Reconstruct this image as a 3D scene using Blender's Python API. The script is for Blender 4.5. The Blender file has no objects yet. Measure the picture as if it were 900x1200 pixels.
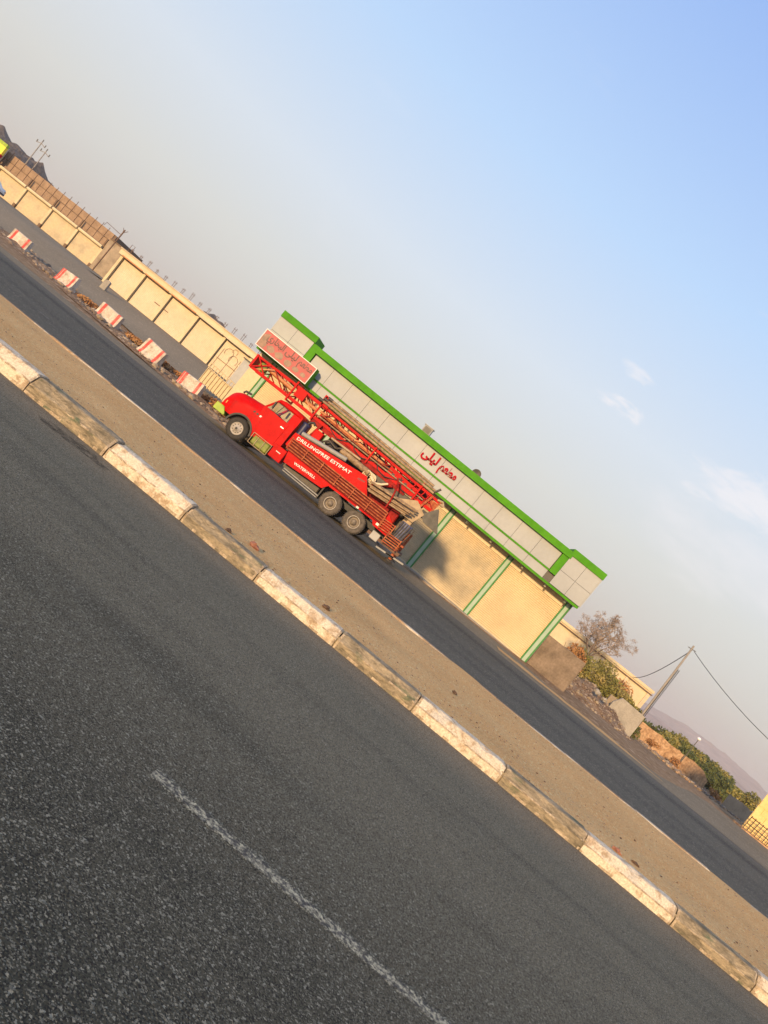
import bpy, bmesh, math, random
from mathutils import Vector, Matrix, noise as mn

R = math.radians
scene = bpy.context.scene
COL = scene.collection
rnd = random.Random(7)

# ------------------------------------------------------------------ camera
ROLL, YAW, PITCH, CAM_H = 38.5, 5.5, -0.95, 2.2
fwd = Vector((-math.sin(R(YAW)) * math.cos(R(PITCH)), math.cos(R(YAW)) * math.cos(R(PITCH)), math.sin(R(PITCH))))
rt = fwd.cross(Vector((0, 0, 1))).normalized()
upv = rt.cross(fwd)
cx = rt * math.cos(R(ROLL)) + upv * math.sin(R(ROLL))
cy = -rt * math.sin(R(ROLL)) + upv * math.cos(R(ROLL))
cam_d = bpy.data.cameras.new('camera')
cam = bpy.data.objects.new('camera', cam_d)
COL.objects.link(cam)
cam.matrix_world = Matrix(((cx.x, cy.x, -fwd.x, 0), (cx.y, cy.y, -fwd.y, 0), (cx.z, cy.z, -fwd.z, CAM_H), (0, 0, 0, 1)))
cam_d.sensor_fit = 'VERTICAL'
cam_d.sensor_height = 24
cam_d.lens = 18
cam_d.clip_start = 0.1
cam_d.clip_end = 12000
scene.camera = cam

# ------------------------------------------------------------------ sky, sun, exposure
SUN_EL, SUN_AZ = 11.0, 12.0          # low sun behind the camera, to the left
world = bpy.data.worlds.new('World')
scene.world = world
world.use_nodes = True
wn, wl = world.node_tree.nodes, world.node_tree.links
wn.clear()
w_out = wn.new('ShaderNodeOutputWorld')
w_bg = wn.new('ShaderNodeBackground')
sky = wn.new('ShaderNodeTexSky')
sky.sky_type = 'NISHITA'
sky.sun_disc = False
sky.sun_elevation = R(SUN_EL)
sky.sun_rotation = R(180 + SUN_AZ)
sky.air_density = 1.0
sky.dust_density = 2.0
sky.ozone_density = 1.0
w_tc = wn.new('ShaderNodeTexCoord')
w_sep = wn.new('ShaderNodeSeparateXYZ')
wl.new(w_tc.outputs['Generated'], w_sep.inputs[0])
# dusty air: a pale veil that thickens towards the horizon all the way round
w_ramp = wn.new('ShaderNodeValToRGB')
w_ramp.color_ramp.interpolation = 'LINEAR'
el = w_ramp.color_ramp.elements
el[0].position, el[0].color = 0.0, (3.3, 3.0, 2.9, 1)
el[1].position, el[1].color = 1.0, (1.9, 2.6, 4.4, 1)
for p, c in ((0.14, (4.05, 4.0, 3.85, 1)), (0.25, (4.1, 4.45, 4.9, 1)), (0.42, (3.0, 4.1, 5.7, 1)), (0.63, (1.95, 3.0, 5.4, 1))):
    e = el.new(p)
    e.color = c
wl.new(w_sep.outputs['Z'], w_ramp.inputs[0])
w_mix = wn.new('ShaderNodeMix')
w_mix.data_type = 'RGBA'
w_mix.inputs[0].default_value = 0.88
wl.new(sky.outputs[0], w_mix.inputs[6])
wl.new(w_ramp.outputs[0], w_mix.inputs[7])


def cloud_mask(az, elv, radius, nscale, lo, hi, stretch):
    """a wisp of cloud round one direction of the sky"""
    d = Vector((math.sin(R(az)) * math.cos(R(elv)), math.cos(R(az)) * math.cos(R(elv)), math.sin(R(elv))))
    mp = wn.new('ShaderNodeMapping')
    mp.inputs['Scale'].default_value = stretch
    wl.new(w_tc.outputs['Generated'], mp.inputs[0])
    nz = wn.new('ShaderNodeTexNoise')
    nz.inputs['Scale'].default_value = nscale
    nz.inputs['Detail'].default_value = 8
    nz.inputs['Roughness'].default_value = 0.62
    nz.inputs['Distortion'].default_value = 0.4
    wl.new(mp.outputs[0], nz.inputs['Vector'])
    sub = wn.new('ShaderNodeVectorMath')
    sub.operation = 'SUBTRACT'
    sub.inputs[1].default_value = d
    wl.new(w_tc.outputs['Generated'], sub.inputs[0])
    sc = wn.new('ShaderNodeVectorMath')
    sc.operation = 'MULTIPLY'
    sc.inputs[1].default_value = (1, 1, 3.4)
    wl.new(sub.outputs[0], sc.inputs[0])
    ln = wn.new('ShaderNodeVectorMath')
    ln.operation = 'LENGTH'
    wl.new(sc.outputs[0], ln.inputs[0])
    fall = wn.new('ShaderNodeMapRange')
    fall.inputs[1].default_value = radius
    fall.inputs[2].default_value = radius * 0.15
    fall.inputs[3].default_value = 0.0
    fall.inputs[4].default_value = 0.42
    fall.interpolation_type = 'SMOOTHSTEP'
    wl.new(ln.outputs['Value'], fall.inputs[0])
    add = wn.new('ShaderNodeMath')
    wl.new(fall.outputs[0], add.inputs[0])
    wl.new(nz.outputs[0], add.inputs[1])
    out = wn.new('ShaderNodeMapRange')
    out.inputs[1].default_value = lo
    out.inputs[2].default_value = hi
    out.interpolation_type = 'SMOOTHSTEP'
    wl.new(add.outputs[0], out.inputs[0])
    return out.outputs[0]


last = w_mix.outputs[2]
for args, amt in (((15.5, 15.2, 0.16, 15.0, 0.70, 1.02, (1, 1, 3.2)), 0.6),
                  ((17.5, 11.5, 0.30, 7.0, 0.62, 1.1, (1, 1, 3.0)), 0.35),
                  ((3.4, 15.5, 0.075, 30.0, 0.76, 1.06, (1, 1, 3.4)), 0.7),
                  ((2.9, 18.0, 0.06, 34.0, 0.80, 1.10, (1, 1, 2.8)), 0.45),
                  ((11.0, 13.8, 0.05, 26.0, 0.78, 1.08, (1, 1, 3.0)), 0.5)):
    m = cloud_mask(*args)
    k = wn.new('ShaderNodeMath')
    k.operation = 'MULTIPLY'
    k.inputs[1].default_value = amt
    wl.new(m, k.inputs[0])
    mx = wn.new('ShaderNodeMix')
    mx.data_type = 'RGBA'
    mx.inputs[7].default_value = (5.3, 5.1, 5.2, 1)
    wl.new(k.outputs[0], mx.inputs[0])
    wl.new(last, mx.inputs[6])
    last = mx.outputs[2]
wl.new(last, w_bg.inputs[0])
w_bg.inputs[1].default_value = 0.145
wl.new(w_bg.outputs[0], w_out.inputs[0])

sun_d = bpy.data.lights.new('sun', 'SUN')
sun_d.energy = 4.5
sun_d.angle = R(4.0)
sun_d.color = (1.0, 0.68, 0.36)
sun = bpy.data.objects.new('sun', sun_d)
COL.objects.link(sun)
sdir = Vector((math.sin(R(SUN_AZ)) * math.cos(R(SUN_EL)), math.cos(R(SUN_AZ)) * math.cos(R(SUN_EL)), -math.sin(R(SUN_EL))))
sun.rotation_euler = sdir.to_track_quat('-Z', 'Y').to_euler()

vs = scene.view_settings
vs.view_transform = 'Standard'
vs.look = 'None'
vs.exposure = 0.35
vs.gamma = 1.0
vs.use_curve_mapping = False
scene.cycles.use_denoising = True
scene.cycles.max_bounces = 6
scene.cycles.volume_bounces = 0
scene.cycles.transparent_max_bounces = 12


# ------------------------------------------------------------------ materials
def mat(name, cols, scale=2.0, rough=0.8, bump=0.0, bscale=40.0, metal=0.0, stretch=(1, 1, 1), detail=6.0,
        fine=0.0, fscale=60.0, coat=0.0, space='world', nrough=0.55, spec=0.5, bdist=0.02):
    m = bpy.data.materials.new(name)
    m.use_nodes = True
    nt = m.node_tree
    b = nt.nodes['Principled BSDF']
    b.inputs['Roughness'].default_value = rough
    b.inputs['Metallic'].default_value = metal
    b.inputs['Specular IOR Level'].default_value = spec
    if coat:
        b.inputs['Coat Weight'].default_value = coat
        b.inputs['Coat Roughness'].default_value = 0.12
    if space == 'world':
        src = nt.nodes.new('ShaderNodeNewGeometry').outputs['Position']
    else:
        src = nt.nodes.new('ShaderNodeTexCoord').outputs['Object']
    mp = nt.nodes.new('ShaderNodeMapping')
    mp.inputs['Scale'].default_value = stretch
    nt.links.new(src, mp.inputs[0])
    nz = nt.nodes.new('ShaderNodeTexNoise')
    nz.inputs['Scale'].default_value = scale
    nz.inputs['Detail'].default_value = detail
    nz.inputs['Roughness'].default_value = nrough
    nt.links.new(mp.outputs[0], nz.inputs['Vector'])
    rp = nt.nodes.new('ShaderNodeValToRGB')
    n = len(cols)
    els = rp.color_ramp.elements
    lo, hi = 0.3, 0.7
    for i, c in enumerate(cols):
        p = lo + (hi - lo) * (i / max(1, n - 1))
        if i < 2:
            els[i].position = p
            els[i].color = (*c, 1)
        else:
            e = els.new(p)
            e.color = (*c, 1)
    if n == 1:
        els[1].color = (*cols[0], 1)
    nt.links.new(nz.outputs[0], rp.inputs[0])
    colour = rp.outputs[0]
    if fine:
        n2 = nt.nodes.new('ShaderNodeTexNoise')
        n2.inputs['Scale'].default_value = fscale
        n2.inputs['Detail'].default_value = 3
        nt.links.new(mp.outputs[0], n2.inputs['Vector'])
        mr = nt.nodes.new('ShaderNodeMapRange')
        mr.inputs[1].default_value, mr.inputs[2].default_value = 0.3, 0.7
        mr.inputs[3].default_value, mr.inputs[4].default_value = 1 - fine, 1 + fine
        nt.links.new(n2.outputs[0], mr.inputs[0])
        mu = nt.nodes.new('ShaderNodeMix')
        mu.data_type = 'RGBA'
        mu.blend_type = 'MULTIPLY'
        mu.inputs[0].default_value = 1.0
        nt.links.new(colour, mu.inputs[6])
        nt.links.new(mr.outputs[0], mu.inputs[7])
        colour = mu.outputs[2]
    nt.links.new(colour, b.inputs['Base Color'])
    if bump:
        n3 = nt.nodes.new('ShaderNodeTexNoise')
        n3.inputs['Scale'].default_value = bscale
        n3.inputs['Detail'].default_value = 4
        nt.links.new(mp.outputs[0], n3.inputs['Vector'])
        bp = nt.nodes.new('ShaderNodeBump')
        bp.inputs['Strength'].default_value = bump
        bp.inputs['Distance'].default_value = bdist
        nt.links.new(n3.outputs[0], bp.inputs['Height'])
        nt.links.new(bp.outputs[0], b.inputs['Normal'])
    return m


def glass_mat(name, tint, alpha):
    m = bpy.data.materials.new(name)
    m.use_nodes = True
    nt = m.node_tree
    nt.nodes.remove(nt.nodes['Principled BSDF'])
    out = nt.nodes['Material Output']
    tr = nt.nodes.new('ShaderNodeBsdfTransparent')
    tr.inputs[0].default_value = (*tint, 1)
    gl = nt.nodes.new('ShaderNodeBsdfGlossy')
    gl.inputs['Roughness'].default_value = 0.05
    fr = nt.nodes.new('ShaderNodeFresnel')
    ad = nt.nodes.new('ShaderNodeMath')
    ad.inputs[1].default_value = alpha
    nt.links.new(fr.outputs[0], ad.inputs[0])
    mx = nt.nodes.new('ShaderNodeMixShader')
    nt.links.new(ad.outputs[0], mx.inputs[0])
    nt.links.new(tr.outputs[0], mx.inputs[1])
    nt.links.new(gl.outputs[0], mx.inputs[2])
    nt.links.new(mx.outputs[0], out.inputs[0])
    return m


M = {}
# painted metal of the truck
M['red'] = mat('red_paint', [(0.36, 0.003, 0.003), (0.48, 0.004, 0.004), (0.53, 0.007, 0.006)], 2.2, 0.45, fine=0.10, fscale=14, spec=0.06)
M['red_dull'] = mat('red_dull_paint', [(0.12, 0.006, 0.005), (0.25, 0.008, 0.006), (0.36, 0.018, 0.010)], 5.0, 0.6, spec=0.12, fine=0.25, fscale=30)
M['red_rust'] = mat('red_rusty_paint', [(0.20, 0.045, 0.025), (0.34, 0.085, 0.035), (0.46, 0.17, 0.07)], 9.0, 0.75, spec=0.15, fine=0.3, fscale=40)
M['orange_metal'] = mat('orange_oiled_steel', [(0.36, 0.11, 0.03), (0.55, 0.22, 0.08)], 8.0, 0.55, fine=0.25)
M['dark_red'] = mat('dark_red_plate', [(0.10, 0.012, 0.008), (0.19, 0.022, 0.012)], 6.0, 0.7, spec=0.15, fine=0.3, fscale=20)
M['pipe_steel'] = mat('brown_drill_pipe', [(0.13, 0.085, 0.05), (0.27, 0.18, 0.10), (0.36, 0.26, 0.15)], 6.0, 0.7, fine=0.3, fscale=25)
M['tan_metal'] = mat('tan_dusty_metal', [(0.30, 0.215, 0.125), (0.44, 0.33, 0.205)], 4.0, 0.7, fine=0.15)
M['cream_hose'] = mat('cream_hose', [(0.6, 0.48, 0.3), (0.72, 0.6, 0.42)], 6, 0.7)
M['grey_tube'] = mat('grey_plastic_tube', [(0.22, 0.22, 0.21), (0.30, 0.29, 0.27)], 5, 0.6)
M['lime'] = mat('lime_green_paint', [(0.20, 0.30, 0.02), (0.32, 0.44, 0.03)], 4, 0.5, fine=0.15)
M['olive'] = mat('olive_green_paint', [(0.09, 0.12, 0.018), (0.22, 0.25, 0.035)], 6, 0.6, fine=0.2)
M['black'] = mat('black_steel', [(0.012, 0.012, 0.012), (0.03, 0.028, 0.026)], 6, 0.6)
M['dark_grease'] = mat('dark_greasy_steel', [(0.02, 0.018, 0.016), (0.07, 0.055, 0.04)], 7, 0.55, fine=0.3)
M['rubber'] = mat('tyre_rubber', [(0.018, 0.017, 0.016), (0.045, 0.04, 0.035)], 8, 0.85, bump=0.3, bscale=30)
M['rubber_dusty'] = mat('dusty_tyre_rubber', [(0.06, 0.052, 0.045), (0.13, 0.11, 0.09)], 8, 0.9, bump=0.3, bscale=30)
M['rim'] = mat('pale_wheel_steel', [(0.26, 0.23, 0.20), (0.42, 0.39, 0.35)], 9, 0.5, fine=0.15)
M['rim_dark'] = mat('dark_wheel_steel', [(0.10, 0.085, 0.07), (0.22, 0.18, 0.14)], 9, 0.6, fine=0.2)
M['navy'] = mat('navy_plastic', [(0.012, 0.013, 0.05), (0.03, 0.03, 0.09)], 7, 0.45)
M['blue_grey'] = mat('blue_grey_drum', [(0.05, 0.06, 0.13), (0.14, 0.15, 0.22)], 7, 0.6, fine=0.3)
M['white_paint'] = mat('white_lettering', [(0.72, 0.70, 0.66), (0.82, 0.80, 0.76)], 6, 0.6)
M['cab_trim'] = mat('grey_cab_trim', [(0.05, 0.047, 0.042), (0.08, 0.075, 0.07)], 6, 0.7)
M['glass'] = glass_mat('window_glass', (0.88, 0.9, 0.86), 0.03)
M['dark_glass'] = glass_mat('dark_window_glass', (0.12, 0.13, 0.14), 0.12)
M['chrome'] = mat('bright_steel', [(0.5, 0.5, 0.5), (0.62, 0.62, 0.6)], 6, 0.25, metal=0.9)
M['amber'] = mat('amber_lens', [(0.7, 0.22, 0.02), (0.8, 0.3, 0.03)], 6, 0.3)
M['dark_plate'] = mat('dark_grey_plate', [(0.06, 0.058, 0.05), (0.12, 0.11, 0.09)], 4, 0.65, fine=0.2)
# restaurant
M['acp'] = mat('off_white_cladding', [(0.31, 0.325, 0.33), (0.37, 0.385, 0.385)], 0.6, 0.5, spec=0.25, fine=0.03, fscale=6)
M['green_trim'] = mat('green_cladding', [(0.055, 0.22, 0.010), (0.08, 0.275, 0.014)], 0.8, 0.6, fine=0.10, fscale=4, spec=0.06)
M['green_pillar'] = mat('green_pillar_paint', [(0.05, 0.19, 0.055), (0.075, 0.235, 0.075)], 2, 0.7, fine=0.15, spec=0.08)
M['pillar_face'] = mat('pale_green_pillar_face', [(0.27, 0.38, 0.29), (0.33, 0.43, 0.34)], 2, 0.6, fine=0.08)
M['shutter_cream'] = mat('cream_shutter', [(0.53, 0.42, 0.25), (0.60, 0.48, 0.29), (0.64, 0.52, 0.32)], 0.6, 0.6, fine=0.06, fscale=8)
M['shutter_pale'] = mat('pale_cream_shutter', [(0.54, 0.44, 0.30), (0.62, 0.52, 0.37)], 0.8, 0.6, fine=0.05, fscale=5)
M['shutter_beige'] = mat('dull_beige_shutter', [(0.38, 0.32, 0.22), (0.52, 0.43, 0.28), (0.6, 0.46, 0.28)], 0.7, 0.75, fine=0.08, fscale=5)
M['backing'] = mat('dark_backing', [(0.10, 0.095, 0.085), (0.14, 0.13, 0.12)], 2, 0.9)
M['soffit'] = mat('soffit', [(0.35, 0.33, 0.29), (0.42, 0.4, 0.36)], 2, 0.8)
M['pink_sign'] = mat('pink_sign_print', [(0.40, 0.105, 0.10), (0.47, 0.13, 0.12)], 2.5, 0.5, spec=0.12)
M['brown_print'] = mat('brown_sign_print', [(0.10, 0.05, 0.03), (0.25, 0.11, 0.07)], 6, 0.45)
M['maroon'] = mat('maroon_letter', [(0.05, 0.008, 0.01), (0.07, 0.012, 0.013)], 4, 0.5)
M['red_letter'] = mat('red_letter', [(0.34, 0.003, 0.012), (0.40, 0.005, 0.015)], 4, 0.6, spec=0.05)
M['render_wall'] = mat('cream_render', [(0.52, 0.43, 0.27), (0.64, 0.535, 0.35)], 0.9, 0.85, fine=0.08, fscale=12, bump=0.2)
M['render_dull'] = mat('dull_cream_render', [(0.46, 0.38, 0.27), (0.58, 0.48, 0.34)], 0.9, 0.85, fine=0.1, fscale=12, bump=0.2)
M['block_brown'] = mat('brown_block', [(0.23, 0.155, 0.10), (0.33, 0.225, 0.145)], 1.6, 0.95, fine=0.15, fscale=8, bump=0.4, bscale=12)
M['block_joint'] = mat('brown_joint', [(0.13, 0.085, 0.055), (0.18, 0.12, 0.08)], 3, 0.95)
M['concrete'] = mat('grey_concrete', [(0.24, 0.22, 0.19), (0.36, 0.33, 0.28)], 1.3, 0.9, fine=0.12, fscale=14, bump=0.3)
M['concrete_brown'] = mat('stained_concrete', [(0.20, 0.155, 0.11), (0.30, 0.24, 0.17), (0.36, 0.28, 0.20)], 1.1, 0.92, fine=0.12, fscale=10, bump=0.3)
M['rust_bar'] = mat('rusty_rebar', [(0.10, 0.06, 0.04), (0.17, 0.10, 0.065)], 6, 0.9)
M['grey_sheet'] = mat('grey_sheet', [(0.32, 0.32, 0.31), (0.4, 0.4, 0.385)], 2, 0.7)
M['barrier_white'] = mat('dusty_white_paint', [(0.34, 0.28, 0.22), (0.50, 0.44, 0.37), (0.60, 0.54, 0.46)], 3.2, 0.9, fine=0.2, fscale=14, bump=0.4, spec=0.1)
M['barrier_red'] = mat('worn_red_paint', [(0.40, 0.05, 0.045), (0.52, 0.075, 0.065), (0.55, 0.2, 0.16)], 4, 0.8, fine=0.15, fscale=14)
M['yellow_wall'] = mat('yellow_block_wall', [(0.66, 0.47, 0.18), (0.78, 0.57, 0.25)], 0.8, 0.85, fine=0.08, fscale=10)
M['panel_dull'] = mat('dull_stained_concrete', [(0.13, 0.10, 0.075), (0.20, 0.155, 0.115), (0.26, 0.20, 0.15)], 1.3, 0.95, fine=0.15, fscale=9, bump=0.4, spec=0.1)
M['orange_wall'] = mat('orange_mud_wall', [(0.24, 0.14, 0.075), (0.40, 0.25, 0.14), (0.46, 0.31, 0.19)], 1.6, 0.95, fine=0.35, fscale=5, spec=0.1, bump=0.4, bscale=8)
M['wood_pole'] = mat('grey_pole', [(0.22, 0.20, 0.18), (0.33, 0.30, 0.27)], 3, 0.85)
M['wire'] = mat('black_wire', [(0.015, 0.015, 0.017), (0.02, 0.02, 0.022)], 3, 0.7)
M['lamp_white'] = mat('white_lamp_globe', [(0.8, 0.8, 0.8), (0.85, 0.85, 0.85)], 3, 0.3)
M['car_white'] = mat('white_car_paint', [(0.70, 0.68, 0.64), (0.76, 0.74, 0.70)], 3, 0.4, spec=0.2)
M['yellow_sign'] = mat('yellow_fascia', [(0.75, 0.60, 0.04), (0.8, 0.66, 0.06)], 2, 0.5)
M['cage_yellow'] = mat('pale_yellow_steel', [(0.46, 0.36, 0.2), (0.56, 0.45, 0.27)], 4, 0.6)
M['hill_rock'] = mat('dark_hill_rock', [(0.045, 0.036, 0.032), (0.11, 0.088, 0.075), (0.16, 0.125, 0.10)], 0.11, 0.95, fine=0.35, fscale=0.6, bump=0.8, bscale=0.5, bdist=1.5)
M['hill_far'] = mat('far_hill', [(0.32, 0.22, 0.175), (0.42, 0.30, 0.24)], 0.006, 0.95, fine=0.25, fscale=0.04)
M['leaf_green'] = mat('olive_leaves', [(0.09, 0.10, 0.02), (0.20, 0.185, 0.04), (0.33, 0.26, 0.09)], 0.9, 0.75, fine=0.4, fscale=5)
M['leaf_dark'] = mat('dark_leaves', [(0.035, 0.05, 0.014), (0.075, 0.095, 0.022), (0.12, 0.125, 0.03)], 0.35, 0.8, fine=0.4, fscale=2)
M['leaf_dry'] = mat('dry_pinkish_twigs', [(0.27, 0.20, 0.15), (0.40, 0.31, 0.24)], 1.2, 0.9, fine=0.25, fscale=6)
M['weed_dry'] = mat('dry_weed', [(0.20, 0.085, 0.03), (0.38, 0.18, 0.065), (0.46, 0.27, 0.11)], 1.5, 0.95, fine=0.35, fscale=9)
M['bark'] = mat('bark', [(0.09, 0.065, 0.05), (0.16, 0.12, 0.095)], 6, 0.95)
M['stone_red'] = mat('reddish_stone', [(0.20, 0.085, 0.06), (0.32, 0.15, 0.10)], 9, 0.95, bump=0.5)
M['stone_grey'] = mat('grey_brown_stone', [(0.13, 0.10, 0.08), (0.27, 0.21, 0.16)], 5, 0.95, bump=0.5)
M['litter'] = mat('dark_litter', [(0.05, 0.03, 0.02), (0.13, 0.08, 0.05)], 9, 0.95)


# ground surfaces with their own node set-ups
def ground_mat(name, base, speck, speck_scale, patch, patch_scale, rough, bump, bscale, stretch=(1, 1, 1), bands=(), bdist=0.01,
               lo=0.80, hi=0.98, spec=0.04, dark_speck=None, dlo=0.80, dhi=0.95, fineamt=0.35):
    """base/patch: large soft patches; speck: small stones; bands: (axis y centre, half width, colour, amount)"""
    m = bpy.data.materials.new(name)
    m.use_nodes = True
    nt = m.node_tree
    N, L = nt.nodes, nt.links
    b = N['Principled BSDF']
    b.inputs['Roughness'].default_value = rough
    b.inputs['Specular IOR Level'].default_value = spec
    pos = N.new('ShaderNodeNewGeometry').outputs['Position']

    def nse(scale, detail=5, st=(1, 1, 1), r=0.55):
        mp = N.new('ShaderNodeMapping')
        mp.inputs['Scale'].default_value = st
        L.new(pos, mp.inputs[0])
        n = N.new('ShaderNodeTexNoise')
        n.inputs['Scale'].default_value = scale
        n.inputs['Detail'].default_value = detail
        n.inputs['Roughness'].default_value = r
        L.new(mp.outputs[0], n.inputs['Vector'])
        return n.outputs[0]

    def rng(v, a, c, d=0.0, e=1.0):
        r = N.new('ShaderNodeMapRange')
        r.inputs[1].default_value, r.inputs[2].default_value = a, c
        r.inputs[3].default_value, r.inputs[4].default_value = d, e
        L.new(v, r.inputs[0])
        return r.outputs[0]

    def mix(f, a, c):
        x = N.new('ShaderNodeMix')
        x.data_type = 'RGBA'
        if isinstance(f, float):
            x.inputs[0].default_value = f
        else:
            L.new(f, x.inputs[0])
        for i, q in ((6, a), (7, c)):
            if isinstance(q, tuple):
                x.inputs[i].default_value = (*q, 1)
            else:
                L.new(q, x.inputs[i])
        return x.outputs[2]

    def mul(a, c):
        x = N.new('ShaderNodeMath')
        x.operation = 'MULTIPLY'
        for i, q in ((0, a), (1, c)):
            if isinstance(q, float):
                x.inputs[i].default_value = q
            else:
                L.new(q, x.inputs[i])
        return x.outputs[0]
    colour = mix(rng(nse(patch_scale, 5, stretch), 0.35, 0.65), base, patch)
    sep = N.new('ShaderNodeSeparateXYZ')
    L.new(pos, sep.inputs[0])
    for (yc, hw, col, amt, wob) in bands:
        w = N.new('ShaderNodeMath')
        w.operation = 'ADD'
        L.new(sep.outputs['Y'], w.inputs[0])
        L.new(rng(nse(0.12, 4, (1, 1, 1)), 0.0, 1.0, -wob, wob), w.inputs[1])
        d = N.new('ShaderNodeMath')
        d.operation = 'SUBTRACT'
        L.new(w.outputs[0], d.inputs[0])
        d.inputs[1].default_value = yc
        ab = N.new('ShaderNodeMath')
        ab.operation = 'ABSOLUTE'
        L.new(d.outputs[0], ab.inputs[0])
        f = rng(ab.outputs[0], hw, hw * 0.25, 0.0, amt)
        colour = mix(mul(f, rng(nse(0.7, 6, (0.3, 2, 1)), 0.05, 0.5)), colour, col)
    fine = nse(speck_scale * 0.6, 3)
    colour = mix(mul(rng(fine, 0.3, 0.7), fineamt), colour, tuple(c * 0.45 for c in base))
    def grains(scale):
        v = N.new('ShaderNodeTexVoronoi')
        v.inputs['Scale'].default_value = scale
        wob = N.new('ShaderNodeTexNoise')
        wob.inputs['Scale'].default_value = scale * 1.3
        L.new(pos, wob.inputs['Vector'])
        vm = N.new('ShaderNodeVectorMath')
        vm.operation = 'MULTIPLY_ADD'
        vm.inputs[1].default_value = (1.1 / scale,) * 3
        L.new(wob.outputs['Color'], vm.inputs[0])
        L.new(pos, vm.inputs[2])
        L.new(vm.outputs[0], v.inputs['Vector'])
        sc = N.new('ShaderNodeSeparateColor')
        L.new(v.outputs['Color'], sc.inputs[0])
        return sc.outputs
    g1 = grains(speck_scale)
    if dark_speck:
        colour = mix(mul(rng(g1[1], dlo, dhi), 0.75), colour, dark_speck)
    colour = mix(mul(rng(g1[0], lo, hi), 0.8), colour, speck)
    g2 = grains(speck_scale * 0.6)
    colour = mix(mul(rng(g2[0], 0.93, 0.97), 0.9), colour, tuple(min(0.7, c * 1.25) for c in speck))
    L.new(colour, b.inputs['Base Color'])
    bp = N.new('ShaderNodeBump')
    bp.inputs['Strength'].default_value = bump
    bp.inputs['Distance'].default_value = bdist
    L.new(nse(bscale, 4, (1, 1, 1), 0.65), bp.inputs['Height'])
    L.new(bp.outputs[0], b.inputs['Normal'])
    return m


M['asphalt_near'] = ground_mat('coarse_asphalt', (0.044, 0.046, 0.037), (0.22, 0.215, 0.17), 132.0, (0.060, 0.062, 0.050), 0.5, 0.85, 1.0, 60.0,
                               bands=((8.8, 6.6, (0.225, 0.203, 0.142), 0.95, 0.3), (11.0, 1.2, (0.36, 0.28, 0.18), 0.85, 0.25)), bdist=0.014, lo=0.74, hi=0.96, dlo=0.5, dhi=0.8,
                               dark_speck=(0.02, 0.02, 0.02))
M['asphalt_far'] = ground_mat('smooth_asphalt', (0.098, 0.092, 0.072), (0.20, 0.18, 0.14), 40.0, (0.122, 0.112, 0.086), 0.3, 0.75, 0.4, 30.0, stretch=(0.15, 1, 1),
                              bands=((19.0, 0.9, (0.20, 0.15, 0.10), 0.5, 0.5), (22.4, 0.9, (0.055, 0.052, 0.045), 0.4, 0.3), (24.6, 0.9, (0.055, 0.052, 0.045), 0.4, 0.3),
                                     (29.8, 1.1, (0.042, 0.040, 0.036), 0.7, 0.5), (32.6, 1.5, (0.15, 0.13, 0.11), 0.7, 0.6)))
M['asphalt_lane'] = ground_mat('dusty_lane_asphalt', (0.26, 0.212, 0.145), (0.34, 0.275, 0.19), 20.0, (0.31, 0.25, 0.172), 0.15, 0.85, 0.4, 15.0)
M['forecourt'] = ground_mat('dusty_forecourt', (0.22, 0.178, 0.118), (0.32, 0.255, 0.17), 25.0, (0.28, 0.225, 0.15), 0.25, 0.9, 0.5, 20.0, stretch=(0.3, 1, 1))
M['sand'] = ground_mat('brown_sand', (0.62, 0.355, 0.14), (0.72, 0.48, 0.25), 60.0, (0.68, 0.415, 0.175), 0.6, 0.95, 0.5, 28.0, bdist=0.015,
                       dark_speck=(0.16, 0.095, 0.05), dlo=0.88, dhi=0.97, fineamt=0.25)
M['earth'] = ground_mat('dry_earth', (0.30, 0.19, 0.105), (0.42, 0.30, 0.19), 6.0, (0.38, 0.25, 0.14), 0.15, 0.95, 0.8, 5.0, bdist=0.08,
                        dark_speck=(0.14, 0.085, 0.05))
M['rubble_soil'] = ground_mat('rubble_soil', (0.24, 0.155, 0.095), (0.42, 0.32, 0.22), 9.0, (0.35, 0.225, 0.13), 0.5, 0.95, 1.0, 8.0, bdist=0.08,
                              dark_speck=(0.07, 0.045, 0.03))


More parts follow.
